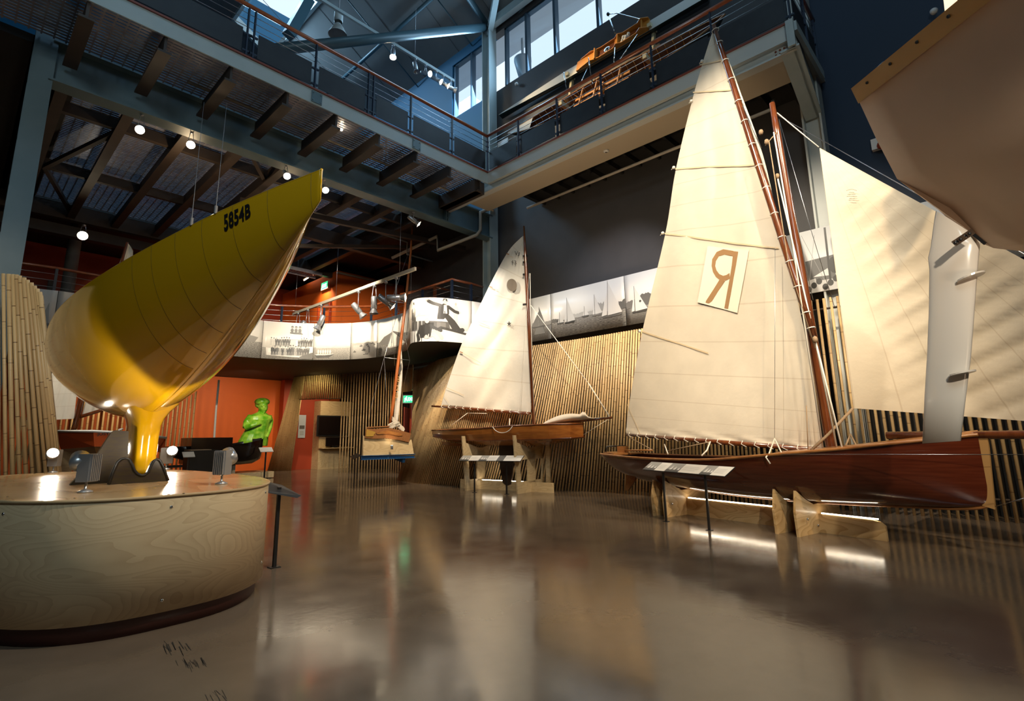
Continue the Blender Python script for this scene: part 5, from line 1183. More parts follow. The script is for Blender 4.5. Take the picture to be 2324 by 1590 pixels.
FB.ball(fx(597.5,924,-.06),.2,14,sc=(.78,.86,1.08)); FB.ball(fx(597.5,930,-.10),.13,12,sc=(.85,.9,.8))
FB.ball(fx(595,911.5,.03),.26,18,sc=(1.0,1.0,.56)); FB.ball(fx(592.5,917,.12),.22,14,sc=(1,.8,.75))
def flimb(pts,rs): FB.tube([fx(*p) for p in pts],rs,10)
flimb([(571,944,-.02),(560,958,-.02),(557,970,-.12)],[.13,.12,.10]); flimb([(557,970,-.12),(570,966,-.28),(583,962,-.36)],[.10,.085,.065]); flimb([(583,962,-.36),(590,961,-.37)],[.06,.04])
flimb([(608,944,-.0),(613,956,-.02),(612,968,-.02)],[.13,.12,.10]); flimb([(612,968,-.02),(608,982,-.1),(604,992,-.16)],[.10,.08,.07])
for k in range(4): flimb([(588,960.3+k*.9,-.38),(594-k*.5,960+k*1.1,-.36)],[.018,.014])
FB.ball(fx(599,924,-.25),.042,10,sc=(.8,1,1.9)); FB.ball(fx(599.5,930,-.215),.045,10,sc=(1.3,.8,.42)); FB.ball(fx(599.5,931.6,-.20),.04,10,sc=(1.2,.8,.4)); FB.ball(fx(599,934.2,-.18),.05,10)
FB.ball(fx(587.5,924,-.02),.05,8,sc=(.5,1,1.2))
for dx in (-4.2,3.8): FB.ball(fx(599+dx,919.6,-.205),.045,8,sc=(1.3,.8,.5)); FB.ball(fx(599+dx,922,-.195),.028,8,sc=(1.3,.8,.7)); FB.ball(fx(599+dx*1.1,927,-.17),.05,8)
fig=FB.build('carved_body',M_green,fg)
rm=fig.modifiers.new('join','REMESH'); rm.mode='VOXEL'; rm.voxel_size=.016; rm.use_smooth_shade=True
sm=fig.modifiers.new('soft','SMOOTH'); sm.iterations=1
b=MB(); b.obox(fx(582,1000,-.48),V((.13,0,0)),V((0,.03,0)),V((0,0,.07))); b.build('mounting_block',M_blackm,fg)
tag(MB().tube([G(497,862,19.9),G(490,935,19.9),G(486,996,19.9),V((G(486,996,19.9).x,19.9,0))],.035,8).build('white_pole',M_white),'thin pale pole leaning in front of the orange wall','pole')
# ================================================================== ORANGE NICHE: sign, screens, shelf
niche=struct('wall_niche',MB().box(9.9,12.0,22.9,23.3,0,3.9),M_redwall)
N_=lambda px,py,Y=22.85:ony(px,py,Y)
def panelbox(b,x0,y0,x1,y1,Y,t): p=N_(x0,y0,Y); q=N_(x1,y1,Y); b.box(p.x,q.x,Y,Y+t,min(p.z,q.z),max(p.z,q.z)); return b
si=thing('wall_sign','tall narrow pale blue information sign on the orange niche wall','sign',N_(685,970))
panelbox(MB(),679,941,692,993,22.86,.03).build('board',mat('pale_blue_print',(.5,.58,.68),.4),si)
b=MB(); panelbox(b,680,965,691,973,22.855,.004); b.build('picture',tone(.12),si)
b=MB()
for k in range(5): panelbox(b,680.5,978+k*2,689+(k%2),978.7+k*2,22.855,.004)
b.build('text_lines',tone(.3),si)
pc=thing('niche_cabinet','pale plywood media cabinet column inside the bamboo arch','cabinet',N_(760,1060))
pz=N_(729,905,22.3); qz=N_(800,905,22.3); MB().box(pz.x,qz.x+.4,22.3,22.9,0,2.95).build('body',M_plyc,pc)
b=MB(); p=N_(730,1016,22.0); b.box(p.x,qz.x+.2,21.9,22.3,p.z-.03,p.z); b.build('shelf',M_plyc,pc)
tv=thing('television','large black wall screen on the plywood cabinet inside the arch','television',N_(750,965,22.2)); p=N_(723,942,22.15); q=N_(790,989,22.15); MB().box(p.x,q.x,22.2,22.28,q.z,p.z).build('casing',M_blackm,tv); MB().box(p.x+.06,q.x-.06,22.19,22.2,q.z+.06,p.z-.06).build('screen',M_gloss,tv)
mo=thing('monitor','smaller black monitor standing on the shelf below the wall screen','monitor',N_(757,1013,22.05)); p=N_(741,992,22.05); q=N_(790,1011,22.05); MB().box(p.x,q.x,22.08,22.12,q.z,p.z).build('screen',M_gloss,mo); MB().box(p.x+.3,p.x+.5,22.02,22.15,N_(757,1016,22.05).z,q.z+.02).build('foot',M_blackm,mo)
# ================================================================== BEIGE SKIFF HULL hung at the upper right with its white rudder
ws=thing('racing_skiff','beige hull of a suspended racing skiff with yellow gunwale and long white rudder','boat',dep(2200,300,4.0))
M_beige=mat('beige_hull_paint',(.46,.33,.24),.5,col2=(.44,.315,.225),scale=2); M_gun=mat('yellow_gunwale_timber',(.42,.22,.025),.4); M_foil=mat('white_foil_gelcoat',(.76,.70,.63),.22,coat=.5)
DT,DN=4.6,2.9
t_=[dep(1949,229,DT),dep(1990,318,DT),dep(2036,406,DT),dep(2085,443,DT),dep(2130,476,DT),dep(2200,540,DT-.1),dep(2255,563,DT-.25),dep(2340,572,DT-.5),dep(2600,480,DT-.9),dep(2700,300,DT-.9)]
n_=[dep(2330,-95,DN),dep(2420,60,DN),dep(2500,222,DN-.1),dep(2600,300,DN-.2),dep(2700,360,DN-.3),dep(2850,430,DN-.4),dep(2950,460,DN-.5),dep(3100,470,DN-.6),dep(3400,380,DN-.7),dep(3500,200,DN-.7)]
rows=[[t_[i].lerp(n_[i],k/6) for i in range(10)] for k in range(7)]
b=MB(); b.grid(rows,0,True); b.add(t_+[t_[9].lerp(t_[0],.5)+V((0,0,.05))],[tuple(range(11))]); b.build('hull',M_beige,ws)
g0=[dep(1940,212,DT),dep(2200,2,3.45),dep(2330,-110,DN)]; 
b=MB(); G0,G1=dep(1941,221,DT-.02),dep(2335,-93,DN-.02); up=V((0,0,1)); side=(t_[0]-t_[2]).normalized()
G0=G0-side*.06; G1=G1-side*.05
b.add([G0,G1,G1+side*.125,G0+side*.145,G0+ray(1941,221)*.05,G1+ray(2335,-93)*.05,G1+side*.125+ray(2335,-93)*.05,G0+side*.145+ray(1941,221)*.05],[(0,1,2,3),(7,6,5,4),(0,3,7,4),(3,2,6,7),(1,0,4,5),(2,1,5,6)]); b.build('gunwale',M_gun,ws)
b=MB()
for k in (.12,.30,.48,.66): b.lathe([(.012,0),(.012,.012),(0,.012)],(G0+side*.095).lerp(G1+side*.085,k),-ray(2050,100).normalized(),8)
b.build('bolt',M_blackm,ws)
b=MB(); b.tube([dep(1985,165,DT-.15),dep(2005,145,DT-.2),dep(2030,135,DT-.2)],.02,6); b.build('deck_fitting',M_blackm,ws)
# rudder blade: foil sections between pixel edges
def foilrow(pl_,pr_,D,th):
    a=dep(pl_[0],pl_[1],D+.10); c=dep(pr_[0],pr_[1],D-.12); d=c-a; n=d.cross(V((0,0,1))).normalized(); r=[]
    for i in range(21):
        t=2*PI*i/20; u=.5*(1+math.cos(t)); w=th*math.sin(t)*(.35+.65*u**.6); r.append(a+d*u+n*w)
    return r
FD=4.15
rows=[foilrow(l,r,FD,t) for l,r,t in (((2124,478),(2236,552),.04),((2120,500),(2226,548),.045),((2112,560),(2224,556),.05),((2106,585),(2222,580),.065),((2109,612),(2217,640),.055),((2108,700),(2211,720),.05),((2104,800),(2204,810),.05),((2098,900),(2192,905),.048),((2093,1006),(2181,1000),.04))]
b=MB(); b.grid(rows); b.add(rows[-1][:-1],[tuple(range(20))]); rud=b.build('rudder_blade',M_foil,ws)
def fence(px0,py0,px1,py1,D):
    a=dep(px0,py0,D); c=dep(px1,py1,D-.1); d=c-a; n=d.cross(V((0,0,1))).normalized(); n=V((n.x,n.y,0)).normalized(); r=[]
    for i in range(24):
        t=2*PI*i/24; r.append(a+d*(.5+.5*math.cos(t))+n*(.09*math.sin(t)))
    MB().prism(r,(0,0,.012)).build('fence',M_foil,rud)
fence(2172,641,2237,618,FD-.08); fence(2155,854,2216,842,FD-.08)
b=MB(); b.beam(dep(2165,553,FD-.24),dep(2207,525,FD-.24),.045,.012,up=ray(2180,540)); b.build('hinge_strap',M_chrome,rud)
b=MB(); b.beam(dep(2208,530,FD-.12),dep(2236,553,FD-.2),.012,.02); b.build('hinge_pin',M_blackm,rud)
for q in ((2168,551),(2180,543),(2200,530)): MB().lathe([(.012,0),(.012,.01),(0,.01)],dep(q[0],q[1],FD-.26),-ray(*q).normalized(),8).build('bolt',M_blackm,rud)
b=MB(); rows=[]
for i in range(8):
    v=i/7; rows.append([dep(2146-18*v+ (92+20*v)*j/6, 40-150*v-30*j/6*(1-v), 5.2) for j in range(7)])
b.grid(rows,0,True,(0,0,1,1)); b.build('sail',M_sailw,ws)
MB().tube([dep(2205,150,4.3),V((dep(2205,150,4.3).x,dep(2205,150,4.3).y,9))],.006,5).build('hanging_wire',M_cable,ws)
# ================================================================== CANOES displayed on the high gallery
M_teak=mat('teak_interior',(.13,.038,.010),.35,col2=(.08,.022,.006),scale=8,stretch=(2,.4,2),coat=.3); M_hullb=mat('black_hull_paint',(.012,.012,.014),.3,coat=.3)
M_cdeck=mat('pale_canvas_deck',(.50,.47,.42),.5); M_amber=mat('amber_timber',(.50,.20,.03),.35,coat=.3)
def canoe(name,label,xa,P,Q_,half,depth,tilt,mats,deck=False):
    t=thing(name,label,'canoe',(P+Q_)/2); d=(Q_-P); Ln=d.length; d.normalize(); up=V((0,0,1)); out=d.cross(up).normalized()
    if out.x>0: out=-out
    ax=(out*math.sin(tilt)+up*math.cos(tilt)).normalized(); la=ax.cross(d).normalized()
    def pt(u,a,k=1.0):
        w=half*(math.sin(PI*min(1,max(0,u)))**.72)+.003; w*=k
        return P+d*(u*Ln)+la*(w*math.cos(a))-ax*(depth*k*(math.sin(PI*u)**.35+.02)*math.sin(a)) + ax*(.10*(2*u-1)**4)
    rows=[[pt(i/30,PI*j/12) for j in range(13)] for i in range(31)]
    MB().grid(rows).build('hull',mats[0],t)
    MB().grid([[pt(i/30,PI*j/12,.95) for j in range(13)] for i in range(31)]).build('lining',mats[1],t)
    b=MB(); b.tube([pt(i/30,0) for i in range(31)],.018,6); b.tube([pt(i/30,PI) for i in range(31)],.018,6); b.build('gunwale',mats[2],t)
    return t,pt,d,la,ax,Ln
XC=10.55
pA,pB=onx(1158,300,XC),onx(1650,42,XC); zc_=(pA.z+pB.z)/2-.05; pA.z=pB.z=zc_
c1,cpt,cd,cla,cax,cL=canoe('open_canoe','open timber canoe with dark ribs tilted towards the hall on the high gallery','canoe',pA,pB,.44,.40,1.2,[M_hullb,M_teak,M_mahog2])
b=MB()
for k in range(4,27): b.tube([cpt(k/30,PI*j/10,.93) for j in range(11)],.009,5)
b.build('rib',M_amber,c1)
b=MB(); b.grid([[cpt(i/30,PI*j/12,.96)*1.0 if False else cpt(i/30,0).lerp(cpt(i/30,PI),j/8)+cax*.01 for j in range(9)] for i in range(0,5)]); b.build('bow_cap',M_cdeck,c1)
b=MB()
for u0,u1,l in ((.36,.62,.12),(.36,.62,-.14)): b.beam(cpt(u0,PI/2,.2)+cla*l,cpt(u1,PI/2,.2)+cla*l,.09,.02,up=cax)
for u in (.40,.47,.58): b.beam(cpt(u,0,.8),cpt(u,PI,.8),.03,.05,up=cax)
b.build('seat_frame',M_amber,c1)
b=MB(); b.obox(cpt(.5,PI/2,.2),cd*.05,cla*.14,cax*.10); b.build('seat_back',M_amber,c1)
for u in (.4,.52): MB().tube([cpt(u,PI/2,.3),cpt(u-.03,PI/2,.3)+cax*.5,cpt(u-.01,PI/2,.3)+cax*.8+V((0,0,.2))],.014,6).build('strut',M_chrome,c1)
b=MB(); b.ball(cpt(.33,PI/2,.4),.06,8); b.tube([cpt(.33,PI/2,.4),cpt(.36,PI/2,.2)],.03,6); b.build('drive_fitting',M_blackm,c1)
XD=10.95
qA,qB=onx(1131,258,XD),onx(1600,-45,XD); qA.z=qB.z=(onx(1310,155,XD).z)
qd=(qB-qA); qL=qd.length; qd.normalize()
c2_=thing('decked_canoe','long decked sailing canoe with pale deck and mahogany cockpit above the open canoe','canoe',(qA+qB)/2)
KE=V((.25,0,.97)).normalized(); KN=V((-.97,0,.25)).normalized()
def kp(u,a,z):
    w=.175*min(1,(u*2.6))**.85 if u<.6 else .175; return qA+qd*(u*qL)-KE*(a*w)+KN*(z-.12)
us_=[k/40 for k in range(41)]
b=MB(); b.grid([[kp(u,a,.12) for a in (-1,-.5,0,.5,1)] for u in us_]); b.build('deck',M_cdeck,c2_)
b=MB(); b.grid([[kp(u,1,.12),kp(u,.97,.08),kp(u,.8,-.02),kp(u,0,-.08),kp(u,-.8,-.02),kp(u,-.97,.08),kp(u,-1,.12)] for u in us_]); b.build('hull',mat('dark_green_hull',(.008,.02,.02),.3,coat=.3),c2_)
yA,yB=onx(1305,150,XD).y,onx(1472,50,XD).y
uu=lambda px,py:(qA.y-onx(px,py,XD-.1).y)/(qA.y-qB.y)
b=MB(); u0,u1=uu(1307,160),uu(1470,55)
prof=[(0,.02),(.06,.10),(.22,.16),(.28,.12),(.34,.10),(.55,.12),(.6,.20),(.66,.14),(.86,.16),(.92,.24),(1,.14)]
for a in (-1.05,.95):
    pts=[kp(u0+(u1-u0)*t,a,.10+h*.9) for t,h in prof]+[kp(u1,a,.06),kp(u0,a,.06)]
    b.prism(pts,KE*.02)
for t,tt in ((0,.3),(.55,.62),(.9,1)): b.prism([kp(u0+(u1-u0)*t,.95,.125),kp(u0+(u1-u0)*tt,.95,.125),kp(u0+(u1-u0)*tt,-1,.125),kp(u0+(u1-u0)*t,-1,.125)],KN*.05)
for t in (.28,.6,.92): b.prism([kp(u0+(u1-u0)*t,.95,.08),kp(u0+(u1-u0)*t,-1,.08),kp(u0+(u1-u0)*t,-1,.28),kp(u0+(u1-u0)*t,.95,.24)],qd*.03)
b.build('cockpit_coaming',M_amber,c2_)
MB().prism([kp(u0+(u1-u0)*.30,.93,.121),kp(u0+(u1-u0)*.9,.93,.121),kp(u0+(u1-u0)*.9,-.98,.121),kp(u0+(u1-u0)*.30,-.98,.121)],KN*.003).build('cockpit_well',M_teak,c2_)
b=MB(); b.lathe([(.05,0),(.09,.02),(.09,.05),(.05,.05)],kp(u0+(u1-u0)*.45,.2,.14),KN,14); b.build('compass_ring',M_chrome,c2_)
b=MB()
for k in range(8): b.ball(kp(u0+(u1-u0)*(.66+.012*k),.5-.25*(k%4),.17+.02*(k%3)),.05,8)
b.build('rope_bundle',M_rope,c2_)
c3=kp(u0+(u1-u0)*.55,.4,.2); tip=onx(1380,32,XD-.1)
MB().tube([onx(1458,45,XD-.05),onx(1400,30,XD-.1),tip],.013,6).tube([tip,onx(1396,75,XD-.1)],.012,6).tube([onx(1396,108,XD-.25),onx(1393,143,XD-.4)],.012,6).tube([onx(1447,78,XD-.2),onx(1405,138,XD-.4)],.012,6).tube([onx(1335,152,XD-.15),onx(1310,205,XD-.3)],.01,6).tube([onx(1338,152,XD-.15),onx(1345,190,XD-.3)],.014,6).build('outrigger_strut',M_chrome,c2_)
MB().ball(tip,.05,8).build('strut_head',M_blackm,c2_)
M_cream=mat('cream_timber',(.56,.48,.30),.5)
k=0
for (px,py) in ((1292,172),(1478,62)):
    for dz in (0,):
        p=onx(px,py,10.98); t=thing('wall_bracket','cream timber wall bracket holding the canoes at the %s end of the cockpit'%('left','right')[k],'bracket',p); k+=1
        b=MB(); b.box(10.85,WX-.01,p.y-.05,p.y+.05,p.z-.05,p.z+.05); b.build('upper_block',M_cream,t)
        MB().beam((11.1,p.y,p.z-.1),(10.9,p.y,p.z-1.0),.07,.09).build('arm',M_cream,t)
        MB().box(10.5,WX-.01,p.y-.05,p.y+.05,p.z-1.15,p.z-1.03).build('lower_block',M_cream,t)
for (px,py,X,lab) in ((1174,192,11.15,'small white round sensor under the gallery window'),(2120,28,11.1,'small white wall speaker near the top right'),):
    p=onx(px,py,X); tag(MB().lathe([(.05,0),(.06,.05),(.03,.09),(0,.09)],p,(-1,0,0),14).build('wall_sensor',M_white),lab,'sensor')
p=onx(1992,326,11.1); t=thing('alarm_beacon','white wall alarm box with a red dome, half behind the beige hull','alarm',p); MB().box(p.x,WX-.001,p.y-.1,p.y+.1,p.z-.09,p.z+.12).build('box',M_white,t); MB().ball(p+V((-.03,-.06,-.06)),.08,12).build('dome',mat('red_dome',(.3,.05,.02),.3),t)
p=onx(1142,325,11.0); t=thing('gallery_label','white label sheet with text behind the gallery rail','label',p); MB().box(p.x,p.x+.02,p.y-.2,p.y+.25,p.z-.2,p.z+.12).build('sheet',M_white,t)
# ================================================================== LAMPS
def light(kind,name,loc,aim=None,power=100,col=(1,.80,.55),size=.08,angle=60,blend=.6,parent=None,sy=None,spec=1.0):
    d=bpy.data.lights.new(name,kind); d.energy=power; d.color=col
    o=bpy.data.objects.new(name,d); COL.objects.link(o)
    q=V((0,0,-1)).rotation_difference((V(aim)-V(loc)).normalized()).to_matrix().to_4x4() if aim is not None else Matrix()
    if kind=='SPOT': d.spot_size=math.radians(angle); d.spot_blend=blend; d.shadow_soft_size=size
    elif kind=='POINT': d.shadow_soft_size=size
    elif kind=='AREA':
        d.size=size
        if sy: d.shape='RECTANGLE'; d.size_y=sy
    d.specular_factor=spec
    o.matrix_world=Matrix.Translation(V(loc))@q
    if parent:
        o.parent=parent; o.matrix_parent_inverse=Matrix.Translation(wloc(parent)).inverted()
    return o
WARM=(1,.74,.44); WARM2=(1,.86,.66)
def track_spot(m,d,lit,label,group,drop=.16,k=1.0,vis=True):
    m=V(m); d=V(d).normalized(); t=thing('spotlight',label,'spotlight',m,group); c=m-V((0,0,drop*k)); s=d.cross(V((0,0,1)))
    s=s.normalized() if s.length>.05 else V((1,0,0))
    b=MB()
    for sg in (-1,1): b.tube([m+s*(.02*sg*k),c+s*(.055*sg*k)],.006*k,5)
    b.lathe([(.03*k,0),(.03*k,-.03*k),(0,-.03*k)],m,(0,0,1),10); b.build('bracket',M_silver,t)
    MB().lathe([(0,-.14*k),(.045*k,-.14*k),(.05*k,-.12*k),(.05*k,.06*k),(.03*k,.08*k)],c,d,14).build('lamp_body',M_silver,t)
    MB().lathe([(.035*k,.07*k),(.075*k,.15*k),(.08*k,.155*k),(.078*k,.15*k),(.03*k,.085*k)],c,d,14).build('reflector',M_silver,t)
    if lit: MB().ball(c+d*.12*k,.05*k,12).build('bulb',M_glow,t)
    return t,c+d*(.2*k),d
# girder lamps (facing the camera side)
GI=[]
for i,(px,py,aim,lab) in enumerate(((315,297,(0,3.5,2.5),'bright spotlight under the girder, leftmost of the row'),(430,330,(1.0,3.5,2),'brightest spotlight under the girder above the yellow hull'),(648,398,(4,4.5,1),'spotlight under the girder just above the yellow sheer line'),(735,430,(4.6,4.4,1),'spotlight under the girder right beside the yellow bow tip'))):
    p=ony(px,py,11.1); d=(V(aim)-p); GI.append(track_spot((p.x-d.normalized().x*.13,11.12,7.32),d,True,lab,'spotlights under the girder',drop=max(.1,7.32-p.z-.05)))
p=ony(945,505,11.15); tg=track_spot((p.x-.1,11.15,7.32),(.75,-.5,-.65),True,'silver spotlight aimed right near the right end of the girder','spotlights under the girder',drop=.2,k=1.2)
p=ony(188,530,17.5); tl_=track_spot(p+V((0,0,.25)),(-.1,-1,-.2),True,'lone spotlight high above the balcony at the left',None,drop=.22,k=1.5)
p=ony(775,294,9.9); tag(MB().ball(p,.03,8).build('deck_lamp',M_glow),'tiny glowing lamp between the bridge joists','lamp')
# hanging light track over the balcony
TX=8.0; ta,tb2=onx(665,714,TX),onx(943,607,TX); tz=(ta.z+tb2.z)/2; ta.z=tb2.z=tz
tr_=thing('lighting_track','long pale lighting track hung on wires in front of the curved balcony','light track',(ta+tb2)/2)
MB().beam(ta,tb2,.06,.09).build('rail',mat('pale_track',(.42,.38,.30),.45),tr_)
for f in (.02,.42,.9):
    q=ta.lerp(tb2,f); MB().tube([q,V((q.x,q.y,7.9))],.006,5).build('hanging_wire',M_cable,tr_)
for (px,d,lit,lab) in ((678,(-.5,-.3,-.05),False,'spotlight at the low left end of the hanging track, aimed left'),(699,(.8,.2,-.45),False,'second spotlight from the left on the hanging track'),(730,(-.25,.2,-.8),False,'third spotlight from the left on the hanging track, tilted back'),
        (815,(.5,-.3,-.7),False,'fourth spotlight from the left on the hanging track'),(851,(.02,0,-1),False,'spotlight on the hanging track pointing straight down'),(876,(.6,-.35,-.5),True,'lit spotlight on the hanging track tilted down to the right'),(899,(.75,-.75,.0),True,'lit spotlight at the right end of the hanging track, level')):
    f=min((k/200 for k in range(201)),key=lambda f:abs(proj(ta.lerp(tb2,f))[0]-px)); q=ta.lerp(tb2,f)-V((0,0,.045))
    track_spot(q,d,lit,lab,'spotlights on the hanging balcony track',drop=.34,k=1.7)
# upper track with small lamps, and a high-bay pendant
UY=11.9; ua,ub=ony(732,0,UY),ony(1030,184.6,UY); uz=(ua.z+ub.z)/2; ua.z=ub.z=uz; ua.x-=1
ut=thing('lighting_track','blue lit steel lighting track under the roof at the top','light track',(ua+ub)/2)
MB().beam(ua,ub,.07,.09).build('rail',M_steel,ut)
for f in (.05,.72): q=ua.lerp(ub,f); MB().tube([q,V((q.x,q.y,RZ(q.x)))],.005,5).build('hanging_wire',M_cable,ut)
for (px,d,lit,lab) in ((893,(-.2,-.3,-1),True,'spotlight on the roof track, furthest left'),(944,(.1,-.2,-1),False,'unlit spotlight on the roof track beside the bright one'),(966,(.3,-.9,-.5),True,'brightest spotlight on the roof track'),(990,(.5,-.6,-.5),True,'spotlight on the roof track right of the brightest one'),(1006,(.6,-.5,-.4),True,'second last spotlight on the roof track'),(1022,(1,-.2,-.1),False,'last spotlight on the roof track, aimed right')):
    f=min((k/200 for k in range(201)),key=lambda f:abs(proj(ua.lerp(ub,f))[0]-px)); track_spot(ua.lerp(ub,f)-V((0,0,.045)),d,lit,lab,'spotlights on the roof track',drop=.22,k=1.25)
hp=ony(768,50,12.4); hb=thing('highbay_lamp','grey high-bay pendant lamp hanging under the roof','pendant lamp',hp)
MB().lathe([(.26,-.42),(.25,-.40),(.16,-.2),(.07,-.06)],hp,(0,0,1),22).build('lamp_shade',M_steel2,hb); MB().lathe([(0,-.405),(.25,-.41)],hp,(0,0,1),22).build('diffuser',M_conc,hb); MB().lathe([(.11,0),(.12,.02),(.12,.3),(.1,.32),(0,.32)],hp,(0,0,1),16).build('ballast_box',M_steel2,hb); MB().tube([hp+V((0,0,.3)),V((hp.x,hp.y,RZ(hp.x)))],.01,5).build('hanging_wire',M_cable,hb)
# batten light over the orange doorway block
bt=thing('batten_light','glowing fluorescent batten light above the orange balcony door','batten light',(9.6,19.6,7.6))
p0,p1=onx(690,635,9.62),onx(755,593,9.62); MB().beam(p0+V((0,0,.03)),p1+V((0,0,.03)),.12,.06).build('casing',M_pipe,bt); MB().tube([p0-V((0,0,.02)),p1-V((0,0,.02))],.02,8).build('tube',mat('lit_tube',(1,1,1),.5,emit=(1,.75,.5),es=9),bt)
MB().beam((9.7,18.4,7.62),(12.2,18.4,7.62),.10,.06).build('return_casing',M_pipe,bt)
fe=thing('hose_reel','round red hose reel on the orange wall behind the balcony rail','hose reel',(8.0,23.2,4.9)); MB().lathe([(.35,0),(.38,.03),(.38,.15),(.35,.18),(.1,.18),(.1,.22),(0,.22)],(7.9,23.42,5.0),(0,-1,0),24).build('reel',mat('red_enamel',(.35,.03,.015),.35),fe)
for (px,lab) in ((94,'left dark glazed slot in the red balcony wall'),(136,'right dark glazed slot in the red balcony wall')):
    p=ony(px,635,23.4); tag(MB().box(p.x-.22,p.x+.22,23.38,23.44,4.06,6.4).build('door_glass',M_gloss),lab,'door glass','door glass slots on the balcony wall')
p=ony(118,640,23.4); tag(MB().box(p.x-.1,p.x+.1,23.36,23.44,4.06,6.75).build('door_post',M_conc),'grey door post between the dark slots on the red balcony wall','post')
tag(MB().box(11.0,13.2,15.85,15.9,4.06,6.4).build('door_frame',M_soffit),'pale door frame behind the balcony rail beside the dark wall','door frame') if False else None
# ------------------------------------------------------------------ light sources
for (p,a) in FL: light('SPOT','lamp_beam',p,p+a,34,WARM2,.04,95,.5)
for i in (2,3):
    c=FL[i][0]; tc=(CAM-c).normalized(); light('POINT','lamp_spill',c+tc*.02+V((0,0,.02)),None,3,WARM2,.05)
light('SPOT','skiff_key',(2.6,2.2,9.2),(8.5,2.9,4.6),3900,WARM2,.06,44,.7)
light('SPOT','skiff_side_key',(5.4,-3.1,9.4),(8.35,2.7,4.2),2080,WARM2,.06,46,.7)
light('SPOT','skiff_key_second',(3.5,-1.5,8.6),(8.6,2.4,2.6),2160,WARM,.06,44,.8)
light('SPOT','foresail_key',(3.6,-3.0,6.5),(7.9,-.1,2.6),1092,WARM2,.06,42,.8)
light('SPOT','dinghy_key',(5.2,3.6,8.6),(9.7,8.9,3.6),3000,WARM2,.06,32,.7)
light('SPOT','dinghy_key_second',tg[1],(9.7,9.0,3.4),840,WARM2,.04,52,.7)
light('SPOT','bamboo_wash',(7.6,4.6,7.6),(10.5,6.6,2.7),1260,WARM,.05,38,.9)
light('SPOT','bamboo_wash_far',(7.2,8.5,7.0),(9.8,12.2,1.6),1520,WARM,.05,60,.9)
light('SPOT','band_light',(6.2,12.2,6.6),(9.0,15.4,4.4),1768,WARM2,.05,70,.9)
light('SPOT','band_light_left',(3.6,12.0,6.6),(7.3,16.8,4.4),1680,WARM2,.05,60,.9)
light('SPOT','band_light_party',(6.8,7.6,6.6),(9.2,10.9,4.5),458,(.9,.92,1),.05,50,.9)
light('SPOT','band_light_wall',(7.6,5.5,7.4),(10.8,6.8,4.5),650,(.95,.92,.95),.05,60,.9)
light('SPOT','end_boat_key',(6.6,8.6,6.8),(8.4,12.3,2.4),910,WARM2,.05,40,.8)
light('SPOT','uplight_beam',E(887,1012,-.2)+V((0,-.03,.03)),E(889,985,-.05),6,WARM,.02,80,.7)
light('SPOT','figure_key',(6.6,16.6,3.6),(7.6,19.6,1.9),150,(1,.85,.6),.05,50,.8)
light('SPOT','orange_wall_wash',(7.6,19.5,3.6),(7.8,23.4,1.2),380,WARM,.05,100,.9)
light('SPOT','orange_wall_wash_left',(3.6,19.0,3.6),(4.6,23.4,1.5),260,WARM,.05,110,.9)
light('SPOT','niche_wash',(10.6,20.6,3.6),(11,22.9,1.2),190,WARM,.05,110,.9)
light('SPOT','arch_light',(9.5,19.6,3.75),(10.3,20.4,2.9),60,(1,.85,.4),.05,120,.9)
light('SPOT','curtain_wash',(9.6,16.5,3.6),(11.6,18.3,1.2),200,WARM,.05,100,.9)
light('SPOT','red_dinghy_key',(1.2,12.2,5.5),(2.4,14.2,1.8),528,WARM2,.05,60,.8)
light('SPOT','bamboo_left_wash',(3.2,17.0,3.6),(3.6,21,1.6),120,WARM,.05,100,.9)
light('SPOT','tower_wash',(-.6,6.0,6.0),(.3,10.2,2.2),304,WARM2,.05,60,.9)
light('SPOT','balcony_door_wash',(9.35,19.2,7.4),(9.78,19.6,5.2),190,WARM,.05,120,.9)
light('SPOT','balcony_wall_wash',(7.2,20.4,7.6),(8.0,23.4,5.0),160,WARM,.05,110,.9)
light('SPOT','balcony_left_wash',(3.6,20.4,7.6),(4.2,23.4,5.6),120,WARM,.05,70,.9)
light('POINT','girder_spill',(2.9,12.4,6.9),None,36,WARM,.05)
light('POINT','girder_spill_right',(5.4,13.0,6.7),None,16,WARM,.05)
light('SPOT','canoe_key',(8.9,8.0,12.6),(10.7,6.8,10.4),650,(1,.72,.38),.04,62,.8)
light('SPOT','canoe_deck_key',(9.3,10.2,11.8),(10.9,8.9,10.9),240,(1,.8,.5),.04,60,.8)
light('SPOT','soffit_bounce',(7.6,5.5,2.6),(9.7,6,7.7),300,WARM,.3,90,.9)
light('SPOT','hull_under_key',(3.2,-2.0,1.2),dep(2250,300,4.0),90,(1,.70,.45),.3,70,.9)
light('SPOT','hall_wash',(5.0,2.5,10.5),(6.2,6.8,0),1150,WARM,.15,75,.9)  # added unseen overhead lamp to lighten the floor
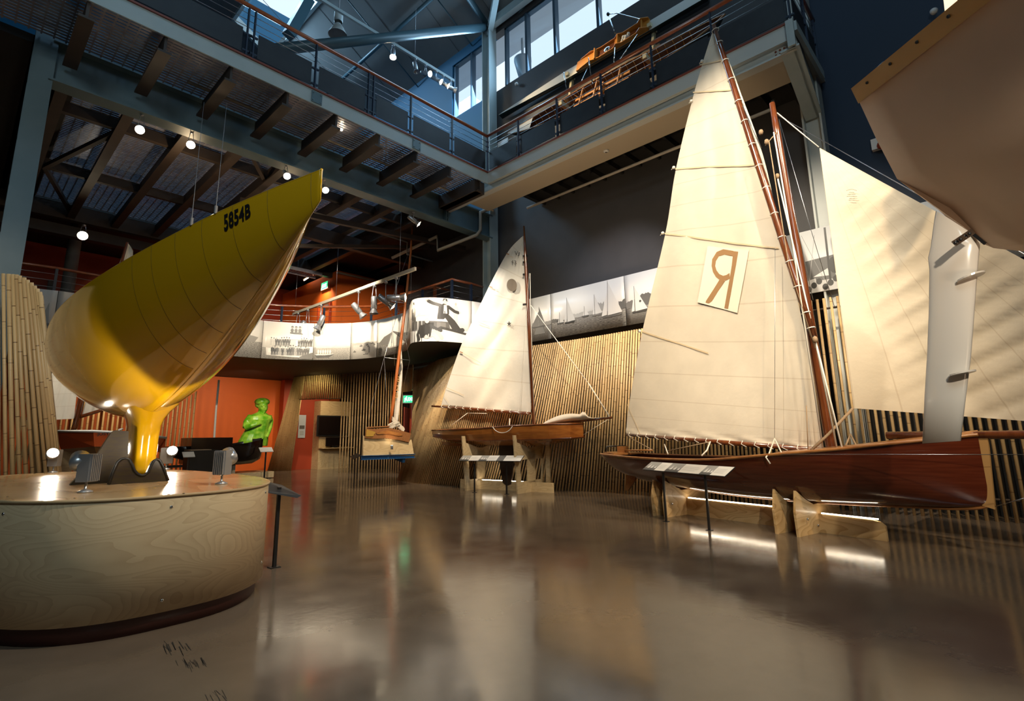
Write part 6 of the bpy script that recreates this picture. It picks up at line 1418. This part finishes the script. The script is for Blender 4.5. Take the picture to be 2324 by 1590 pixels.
light('SPOT','plinth_wash',(4.6,-1.5,7.5),(1.6,5.6,.6),2080,WARM2,.1,36,.9)
light('SPOT','skiff_hull_wash',(4.8,-2.2,6.0),(8.0,1.2,.9),150,WARM,.1,50,.9)
light('SPOT','rudder_key',(1.6,-1.4,3.4),(5.4,.35,1.9),442,WARM2,.05,44,.8)  # added unseen lamp to warm and brighten the rudder
# daylight: sky through the clerestory and the roof glazing, plus added area lamps
wd=bpy.data.worlds.new('daylight'); SC.world=wd; wd.use_nodes=True; bg=wd.node_tree.nodes['Background']; bg.inputs[0].default_value=(.74,.88,1.0,1); bg.inputs[1].default_value=1.25
def portal(c,aim,sx,sy,rot=0):
    o=light('AREA','daylight_portal',c,aim,1,(1,1,1),sx,sy=sy); o.data.cycles.is_portal=True; return o
DAY=(.42,.72,1.0)
light('AREA','clerestory_daylight',(WX-.05,6.6,13.6),(0,6.6,11.5),300,DAY,2.1,sy=8)
light('AREA','clerestory_daylight_rear',(WX-.05,12.4,13.6),(5,12.4,11),220,DAY,2.0,sy=1.6)
light('AREA','roof_daylight',((SX0+SX1)/2-.2,(SY0+SY1)/2,RZ(6.8)-.3),(7.2,14,8),800,DAY,1.5,sy=4.2)
light('AREA','roof_fill_front',(2.5,1.0,18.5),(5,9,8),260,DAY,3.5,sy=6)  # added lamp for unseen skylights; the roof is closed here
light('AREA','side_fill',(-3.6,-3.4,9.0),(1.0,5.5,2.2),380,(.75,.92,.95),3.0,sy=3.0)  # added area lamp in mid-air, brightens the left side of the yellow hull
SC.view_settings.view_transform='Standard'; SC.view_settings.look='None'; SC.view_settings.exposure=0.0; SC.view_settings.gamma=1.0; SC.view_settings.use_curve_mapping=False
try: SC.cycles.use_denoising=True
except Exception: pass
SC.cycles.max_bounces=8; SC.cycles.diffuse_bounces=4; SC.cycles.glossy_bounces=4; SC.cycles.transparent_max_bounces=12; SC.cycles.sample_clamp_indirect=6
SC.cycles.caustics_reflective=False; SC.cycles.caustics_refractive=False
